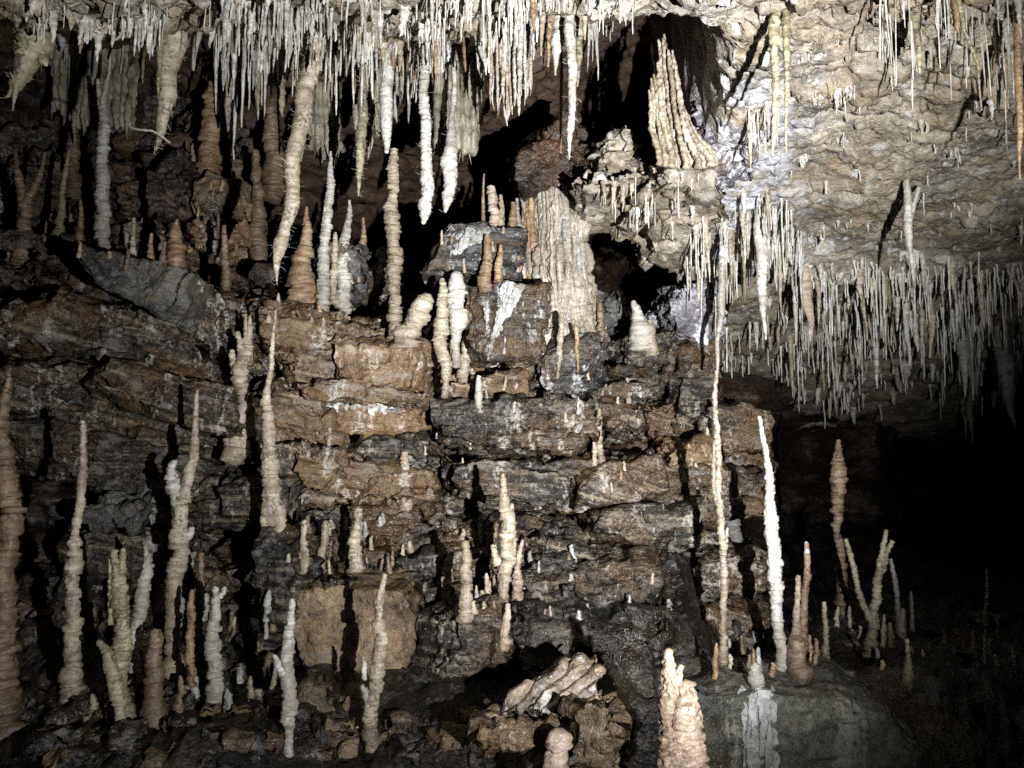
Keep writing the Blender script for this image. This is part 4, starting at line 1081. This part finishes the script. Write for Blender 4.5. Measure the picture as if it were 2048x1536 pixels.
drip(ST, [(1546, -40, 26), (1548, 60, 20), (1550, 150, 14), (1549, 240, 10), (1546, 312, 3)], "olive", "long yellowish stalactite in front of the bright ceiling", knob=0.35, Y=3.0, branches=[[(1576, -40, 20), (1574, 80, 14), (1574, 180, 9), (1572, 306, 3)]])
drip(ST, [(1524, 430, 22), (1525, 500, 24), (1525, 580, 19), (1526, 640, 9), (1530, 680, 3)], "white", "white stalactite in the thick straw cluster", Y=5.0, knob=0.2)
drip(ST, [(1465, 500, 14), (1465, 550, 12), (1465, 606, 2)], "cream", "cream cone stalactite in the thick straw cluster", Y=None)
drip(ST, [(1996, 660, 36), (2006, 730, 32), (2018, 790, 22), (2031, 852, 3)], "grey", "large dim stalactite near the dark edge of the photo", Y=None)
drip(ST, [(1920, 640, 28), (1924, 700, 22), (1930, 792, 3)], "grey", "dim stalactite with two tips in the dark end", Y=None, branches=[[(1938, 650, 14), (1944, 720, 9), (1946, 800, 3)]])
drip(ST, [(1862, 590, 18), (1862, 650, 13), (1861, 716, 3)], "cream", "cream cone stalactite in the dark ceiling rows", Y=None)
drip(ST, [(1814, 610, 16), (1816, 670, 10), (1817, 732, 3)], "white", "pale twisted stalactite in the dark ceiling rows", Y=None)
drip(ST, [(1748, 630, 16), (1752, 700, 12), (1756, 776, 3)], "white", "bluish white stalactite in the dark ceiling rows", Y=None)
drip(ST, [(1720, 580, 16), (1728, 630, 10), (1734, 682, 3)], "cream", "hooked cream stalactite in the dark ceiling rows", Y=None)
drip(ST, [(1590, 560, 12), (1592, 620, 9), (1592, 690, 3)], "white", "slim white stalactite beside the orange-pink blade", Y=None)
drip(ST, [(2040, -40, 18), (2036, 100, 15), (2038, 250, 12), (2040, 360, 3)], "orangecal", "long brown stalactite at the edge of the photo", Y=2.9)
drip(ST, [(1908, -40, 12), (1926, 60, 8), (1956, 130, 6), (1964, 220, 3)], "olive", "slanted yellow stalactite in the top corner over the ceiling", Y=2.8)

# --- fluted drapery standing on the ceiling's edge
dr = empty("drapery", pt(1350, 330, 4.2))
tag(dr, "tall pale fluted drapery jutting up beside the dark ceiling pocket", "drapery")
for k in range(15):
    f = k / 14.0
    x0 = 1294 + 84 * f + r.uniform(-3, 3)
    y0 = np.interp(f, [0, 0.14, 0.3, 0.45, 0.6, 0.8, 1], [176, 150, 84, 78, 110, 180, 240]) + r.uniform(-12, 12)
    x2, y2 = 1318 + 112 * f + r.uniform(-2, 2), 316 + 8 * math.sin(f * 3)
    x1, y1 = x0 * 0.56 + x2 * 0.44 - 5, y0 * 0.42 + y2 * 0.58
    w = r.uniform(8, 12)
    P, R = px_path([(x2, y2 + 14, w * 1.5), (x2, y2, w * 1.4), (x1, y1, w * 1.1), (x0 + 3, y0 + 22, w), (x0, y0, w * 0.5)], 4.2 + r.uniform(-0.05, 0.05))
    V, F = tube_mesh(P, R, 4000 + k, rings=0.0, knob=0.5, nseg=14, step=0.007)
    obj("flute", V, F, M["cream"], parent=dr)
dr2 = empty("drapery", pt(1490, 215, 4.0))
tag(dr2, "small pale fluted drapery on the rim right of the dark pocket", "drapery")
for k, (x0, y0, x1, y1, w) in enumerate([(1512, 128, 1520, 200, 13), (1500, 138, 1506, 205, 12), (1488, 150, 1494, 210, 12), (1472, 170, 1484, 214, 10)]):
    P, R = px_path([(x1, y1 + 12, w * 1.4), (x1, y1, w * 1.3), ((x0 + x1) / 2, (y0 + y1) / 2, w), (x0, y0, w * 0.6)], 3.9 + 0.02 * k)
    V, F = tube_mesh(P, R, 4100 + k, knob=0.42, nseg=12, step=0.008)
    obj("flute", V, F, M["cream"], parent=dr2)

# --- hanging curtains: rows of fused flutes
def curtain(x0, x1, ytop, ybots, Y, mats, label, n, w, sheet=True):
    c = empty("curtain", pt((x0 + x1) / 2, ytop, Y))
    tag(c, label, "curtain")
    yb0 = min(ybots)
    if sheet:
        q = [(x0, ytop - 10), (x1, ytop - 10), (x1 - 5, yb0 + 14), (x0 + 5, yb0 + 14)]
        V, F = block_mesh(q, Y, 0.12, 9000 + int(x0), res=0.011, chops=4, bedamp=0.0, amp=0.05, rough=0.006, ragged=0.7, plates=0.0, ribs=((1, 0.2, 0), 55, 0.03))
        up = above(pt((x0 + x1) / 2, ytop, Y))
        V[:, 2] += (V[:, 2] - V[:, 2].min()) / np.ptp(V[:, 2]) * min(up + 0.05, 0.6)
        obj("sheet", V, F, M[mats[0]], parent=c)
    for k in range(n):
        x = x0 + (x1 - x0) * (k + 0.5) / n + r.uniform(-5, 5)
        f = (x - x0) / (x1 - x0)
        yb = np.interp(f, np.linspace(0, 1, len(ybots)), ybots) + r.uniform(-30, 18)
        yt = (yb0 - 30) if sheet else ytop + r.uniform(-20, 30)
        ww = w * r.uniform(0.45, 1.25)
        P, R = px_path([(x, yt, ww * 1.2), (x + r.uniform(-3, 3), (yt + yb) / 2, ww), (x + r.uniform(-3, 3), yb - 22, ww * 0.6), (x + r.uniform(-3, 3), yb, ww * 0.12)], Y + r.uniform(-0.03, 0.03) if sheet else Y + r.uniform(-0.15, 0.15))
        if not sheet and ytop < 300:
            P[0, 2] += min(above(P[0]) + 0.04, 0.5)
        V, F = tube_mesh(P, R, 5000 + k + int(x0), knob=0.3, nseg=10)
        obj("tip", V, F, M[r.choice(mats)], parent=c)


curtain(612, 684, 120, [280, 325, 330, 296], 5.6, ["curtain"], "olive ribbed curtain behind the long leaning stalactite", 8, 11)
curtain(862, 962, 70, [290, 330, 310, 340, 280], 5.0, ["curtain", "curtain", "browncal"], "wide brownish curtain of fused flutes behind the white column", 10, 11)
curtain(712, 765, 60, [250, 320, 300, 240], 5.1, ["curtain"], "narrow greenish curtain behind the hairy stalactite", 6, 11)
curtain(96, 262, 30, [235, 288, 262, 276], 6.2, ["curtain"], "broad grey curtain of flowstone in the dim upper recess", 8, 13)
curtain(958, 1066, 70, [150, 205, 240, 225, 170], 4.1, ["white", "cream", "pink", "white"], "white clump of fused stalactites at the top centre", 26, 12, sheet=False)
curtain(1170, 1290, 362, [392, 412, 408, 395], 4.66, ["pink", "cream"], "ragged pale fringe under the rock shelf beside the pocket", 14, 9, sheet=False)

# ------------------------------------------------------------------ soda straws and small stalactites on the ceiling
refresh()


def unit_straw(seed, nseg=6):
    t = np.linspace(0, 1, 9)
    rr = np.random.default_rng(seed)
    rad = np.interp(t, [0, 0.06, 0.5, 0.95, 1], [2.0, 1.2, 1.0, 0.8, 0.45]) * (1 + rr.normal(size=9) * 0.13)
    ang = np.linspace(0, 2 * math.pi, nseg, endpoint=False)
    wob = rr.normal(size=(9, 2)).cumsum(0) * 0.32
    V = np.stack([rad[:, None] * np.cos(ang) + wob[:, :1], rad[:, None] * np.sin(ang) + wob[:, 1:], np.broadcast_to(-t[:, None], (9, nseg))], -1).reshape(-1, 3)
    return V, grid_faces(9, nseg, wrap=True)


def unit_cone(seed, nseg=9):
    t = np.linspace(0, 1, 16)
    rr = np.random.default_rng(seed)
    rad = np.interp(t, [0, 0.15, 0.5, 0.85, 1], [1.35, 1.0, 0.72, 0.42, 0.12])
    ang = np.linspace(0, 2 * math.pi, nseg, endpoint=False)
    k = 1 + rr.normal(size=(16, nseg)) * 0.09 + rr.normal(size=(16, 1)) * 0.10
    wob = rr.normal(size=(16, 2)).cumsum(0) * 0.05
    V = np.stack([rad[:, None] * k * np.cos(ang) + wob[:, :1] * 2.2, rad[:, None] * k * np.sin(ang) + wob[:, 1:], np.broadcast_to(-t[:, None], (16, nseg))], -1).reshape(-1, 3)
    return V, grid_faces(16, nseg, wrap=True)


STRAW_ME = []
for k in range(8):
    V, F = unit_straw(k)
    STRAW_ME.append(mesh("soda_straw", V, F, M["straw"]))
CONE_ME = {}
for m in ("white", "cream", "grey", "orangecal", "olive", "pink"):
    CONE_ME[m] = [mesh("stalactite", *unit_cone(20 + k), M[m]) for k in range(5)]

straws = []      # (position, length, radius, region, screen size)
cones = []
# region polygons: x range, y range (ceiling row), count, length px, width px, label
REG = [
    (430, 590, 0, 90, 130, (40, 130), (3, 5), "grey soda straw in the dense row between the two big stalactites"),
    (230, 340, -20, 50, 30, (30, 80), (3, 5), "grey soda straw beside the huge shaggy stalactite"),
    (590, 840, -20, 130, 150, (40, 150), (3, 7), "pale soda straw over the tallest ringed stalagmite"),
    (840, 1070, -20, 130, 230, (30, 120), (3, 6), "white soda straw in the dense fringe at the top centre"),
    (1060, 1280, -30, 60, 70, (30, 90), (3, 5), "pale soda straw at the top edge above the dark pocket"),
    (1370, 1480, 440, 530, 90, (60, 150), (3, 5), "long soda straw in the curtain beside the dark cavity"),
    (1480, 1590, 380, 530, 110, (60, 160), (3, 5), "white soda straw in the thick cluster on the bright ceiling"),
    (1190, 1400, 330, 430, 50, (30, 80), (3, 4), "fine soda straw below the fluted drapery"),
    (1480, 1560, 190, 260, 24, (60, 120), (3, 4), "fine soda straw hanging over the lavender rock"),
    (1580, 2060, 120, 520, 110, (20, 60), (3, 5), "short soda straw scattered over the bright tan ceiling"),
    (1580, 2060, 525, 580, 260, (45, 130), (3, 6), "soda straw in the first row along the ceiling step"),
    (1420, 2060, 590, 690, 280, (35, 110), (3, 5), "dim soda straw in the second row of the far ceiling"),
    (1430, 2060, 690, 800, 260, (25, 80), (3, 5), "dark soda straw in the farthest rows of the ceiling"),
    (0, 330, 0, 110, 70, (30, 110), (3, 7), "grey soda straw in the dim top left corner"),
    (420, 700, 20, 160, 90, (50, 190), (4, 8), "ragged soda straw behind the long leaning stalactite"),
    (700, 1060, 40, 180, 150, (40, 170), (4, 8), "ragged soda straw above the wide brownish curtain"),
    (1750, 2070, -40, 120, 80, (60, 200), (3, 6), "yellowish soda straw in the top right corner"),
]
for ri, (x0, x1, y0, y1, n, lr, wr, lab) in enumerate(REG):
    clumps = [(r.uniform(x0, x1), r.uniform(y0, y1), r.uniform(4, 24), r.uniform(0.35, 1.35)) for _ in range(max(4, n // 6))]
    for i in range(n):
        cx_, cy_, cs_, cl_ = r.choice(clumps)
        px, py = r.gauss(cx_, cs_), r.gauss(cy_, cs_ * 0.5)
        if r.random() < 0.16:
            px, py, cl_ = r.uniform(x0, x1), r.uniform(y0, y1), 0.8
        h = hit(DG, px, py, only=lambda nm: nm.startswith(("cave_ceiling", "cave_wall", "stone", "ceiling_rock")), tries=10)
        if h is None or not h[2].name.startswith(("cave_ceiling", "ceiling_rock")) or h[1][2] > 0.2:
            continue
        p = h[0]
        Lp = (lr[0] + (lr[1] - lr[0]) * r.random() ** 1.7) * cl_ * (0.6 + 0.5 * r.random())
        L = Lp * p[1] / FPX
        wd = r.uniform(*wr) * 0.5 * p[1] / FPX
        if r.random() < (0.5 if ri in (0, 2, 3, 13, 14, 15) else 0.28):
            cones.append((p, L * r.uniform(0.6, 1.15), wd * r.uniform(1.5, 4.0), ri, Lp * wd))
        else:
            straws.append((p, L, wd * 0.8, ri, Lp))

by = sorted(range(len(straws)), key=lambda i: -straws[i][4])
single = set(by[:280])
Vs, Fs, off = [], [], 0
for i, (p, L, rad, ri, sz) in enumerate(straws):
    if i in single:
        o = bpy.data.objects.new("soda_straw", STRAW_ME[i % 8])
        o.location = (p[0], p[1], p[2] + 0.015)
        o.scale = (rad, rad, L + 0.015)
        o.rotation_euler = (r.uniform(-.03, .03), r.uniform(-.03, .03), r.uniform(0, 6))
        COL.objects.link(o)
        tag(o, REG[ri][7], "soda straw", "soda straws " + REG[ri][7].split(" straw ", 1)[-1])
        LOOSE.append((o, REG[ri][7].split(" ")[0], "soda straw"))
    else:
        V, F = unit_straw(i % 8, 5)
        V = V * np.array((rad, rad, L + 0.015)) + np.array((p[0], p[1], p[2] + 0.015))
        Vs.append(V); Fs.append(F + off); off += len(V)
if Vs:
    o = obj("soda_straws", np.concatenate(Vs), np.concatenate(Fs), M["straw"], origin=np.zeros(3))
    tag(o, "countless short soda straws bristling from the cave ceiling", "soda straws", kind="stuff")
mats_by = {0: ["grey", "white"], 1: ["grey"], 2: ["white", "cream", "orangecal", "grey"], 3: ["white", "cream", "pink", "orangecal"], 4: ["white", "cream", "orangecal"], 16: ["olive", "orangecal"], 13: ["grey", "olive"], 14: ["grey", "white", "cream", "olive"], 15: ["white", "cream", "orangecal", "grey", "pink"]}
Vs, Fs, off = [], [], 0
for i, (p, L, rad, ri, sz) in enumerate(sorted(cones, key=lambda c: -c[4])[240:]):
    V, F = unit_cone(20 + i % 9, 7)
    V = V * np.array((rad, rad, L + 0.02)) + np.array((p[0], p[1], p[2] + 0.02))
    Vs.append(V); Fs.append(F + off); off += len(V)
if Vs:
    o = obj("small_stalactites", np.concatenate(Vs), np.concatenate(Fs), M["white"], origin=np.zeros(3))
    tag(o, "countless little stalactites between the straws on the ceiling", "stalactites", kind="stuff")
for i, (p, L, rad, ri, sz) in enumerate(sorted(cones, key=lambda c: -c[4])[:240]):
    m = r.choice(mats_by.get(ri, ["cream", "white", "cream", "olive"]))
    o = bpy.data.objects.new("stalactite", CONE_ME[m][i % 5])
    o.location = (p[0], p[1], p[2] + 0.02)
    o.scale = (rad, rad, L + 0.02)
    o.rotation_euler = (r.uniform(-.05, .05), r.uniform(-.05, .05), r.uniform(0, 6))
    COL.objects.link(o)
    lab = "small tapering stalactite " + REG[ri][7].split(" straw ", 1)[-1]
    LOOSE.append((o, {"orangecal": "orange"}.get(m, m), "small stalactite"))
    tag(o, lab, "stalactite", "small stalactites, area %s" % REG[ri][7].split(" straw ", 1)[-1])

# ------------------------------------------------------------------ small stalagmites scattered on ledges
SC = [
    (380, 480, 310, 440, 8, (10, 26), (5, 9), ["orangecal", "browncal"], "tiny brown stub on the pale cracked boulder"),
    (0, 620, 430, 530, 22, (10, 34), (5, 11), ["browncal", "orangecal", "cream"], "small brown dripstone stub on the upper ledge"),
    (560, 860, 1040, 1150, 22, (10, 30), (6, 14), ["cream", "browncal", "grey"], "small stub on the ledge above the ochre block"),
    (850, 1060, 1060, 1220, 22, (10, 34), (7, 16), ["cream", "pink", "browncal", "grey"], "small stub on the rocks around the bright cream stalagmite"),
    (1060, 1360, 1080, 1240, 12, (8, 22), (6, 12), ["browncal", "grey", "pink"], "small dark stub on the sloping rock face"),
    (180, 560, 1200, 1420, 40, (16, 50), (9, 20), ["browncal", "grey", "olive"], "dark stubby stalagmite crowding the thicket on the near floor"),
    (1420, 1800, 1250, 1350, 30, (14, 46), (7, 15), ["cream", "browncal", "grey", "orangecal"], "small stub in the dim group behind the wide ledge block"),
    (1800, 2048, 1230, 1330, 14, (14, 50), (7, 14), ["browncal", "grey"], "faint stub far back in the dark passage"),
    (850, 1220, 720, 930, 14, (8, 22), (5, 10), ["cream", "white", "pink"], "tiny pale stub on the layered wall around the large striped block"),
    (1180, 1440, 780, 1000, 12, (8, 20), (5, 10), ["cream", "pink", "browncal"], "tiny stub on the rocks at the turn of the wall"),
    (380, 700, 560, 780, 8, (8, 18), (6, 11), ["cream", "pink"], "tiny pale stub on the tan ledge and bedded wall"),
    (860, 1080, 430, 560, 12, (10, 26), (6, 10), ["orangecal", "pink"], "tiny orange stub around the white-veined slab"),
    (620, 780, 560, 660, 14, (6, 14), (6, 12), ["cream", "orangecal"], "pebble-like knob on the ledge beside the tallest stalagmite"),
]
refresh()
SG_ME = {}


def small_sg(mat, k):
    key = (mat, k)
    if key not in SG_ME:
        V, F = tube_mesh(np.array([(0, 0, -0.3), (0, 0, 0), (0.05, 0, 0.5), (0, 0.03, 0.85), (0, 0, 1)]) * np.array((0.06, 0.06, 0.1)), np.array([0.0205, 0.018, 0.0145, 0.012, 0.007]), 7000 + k, rings=0.2, nseg=11, step=0.0045, knob=0.14)
        SG_ME[key] = mesh("stalagmite", V * np.array((1 / 0.018, 1 / 0.018, 10)), F, M[mat])
    return SG_ME[key]


for (x0, x1, y0, y1, n, hr, wr, mats, lab) in SC:
    for i in range(n):
        for tr in range(12):
            px, py = r.uniform(x0, x1), r.uniform(y0, y1)
            h = hit(DG, px, py, only=NOT_DRIP)
            if h and h[1][2] > 0.25 and not h[2].name.startswith("cave_ceiling"):
                break
        else:
            continue
        p = h[0]
        H = r.uniform(*hr) * p[1] / FPX * (1.5 if r.random() < 0.15 else 1)
        rad = r.uniform(*wr) * 0.5 * p[1] / FPX
        mt = r.choice(mats)
        o = bpy.data.objects.new("stalagmite", small_sg(mt, r.randrange(6)))
        LOOSE.append((o, {"browncal": "brown", "orangecal": "orange"}.get(mt, mt), "stalagmite stub"))
        o.location = (p[0], p[1], p[2] - 0.004)
        o.scale = (rad, rad, H)
        o.rotation_euler = (r.uniform(-.08, .08), r.uniform(-.08, .08), r.uniform(0, 6))
        COL.objects.link(o)
        tag(o, lab, "stalagmite", "stubs " + lab.split(" stub ",1)[-1])

label_loose()
for o in bpy.data.objects:
    if "_o" in o:
        del o["_o"]
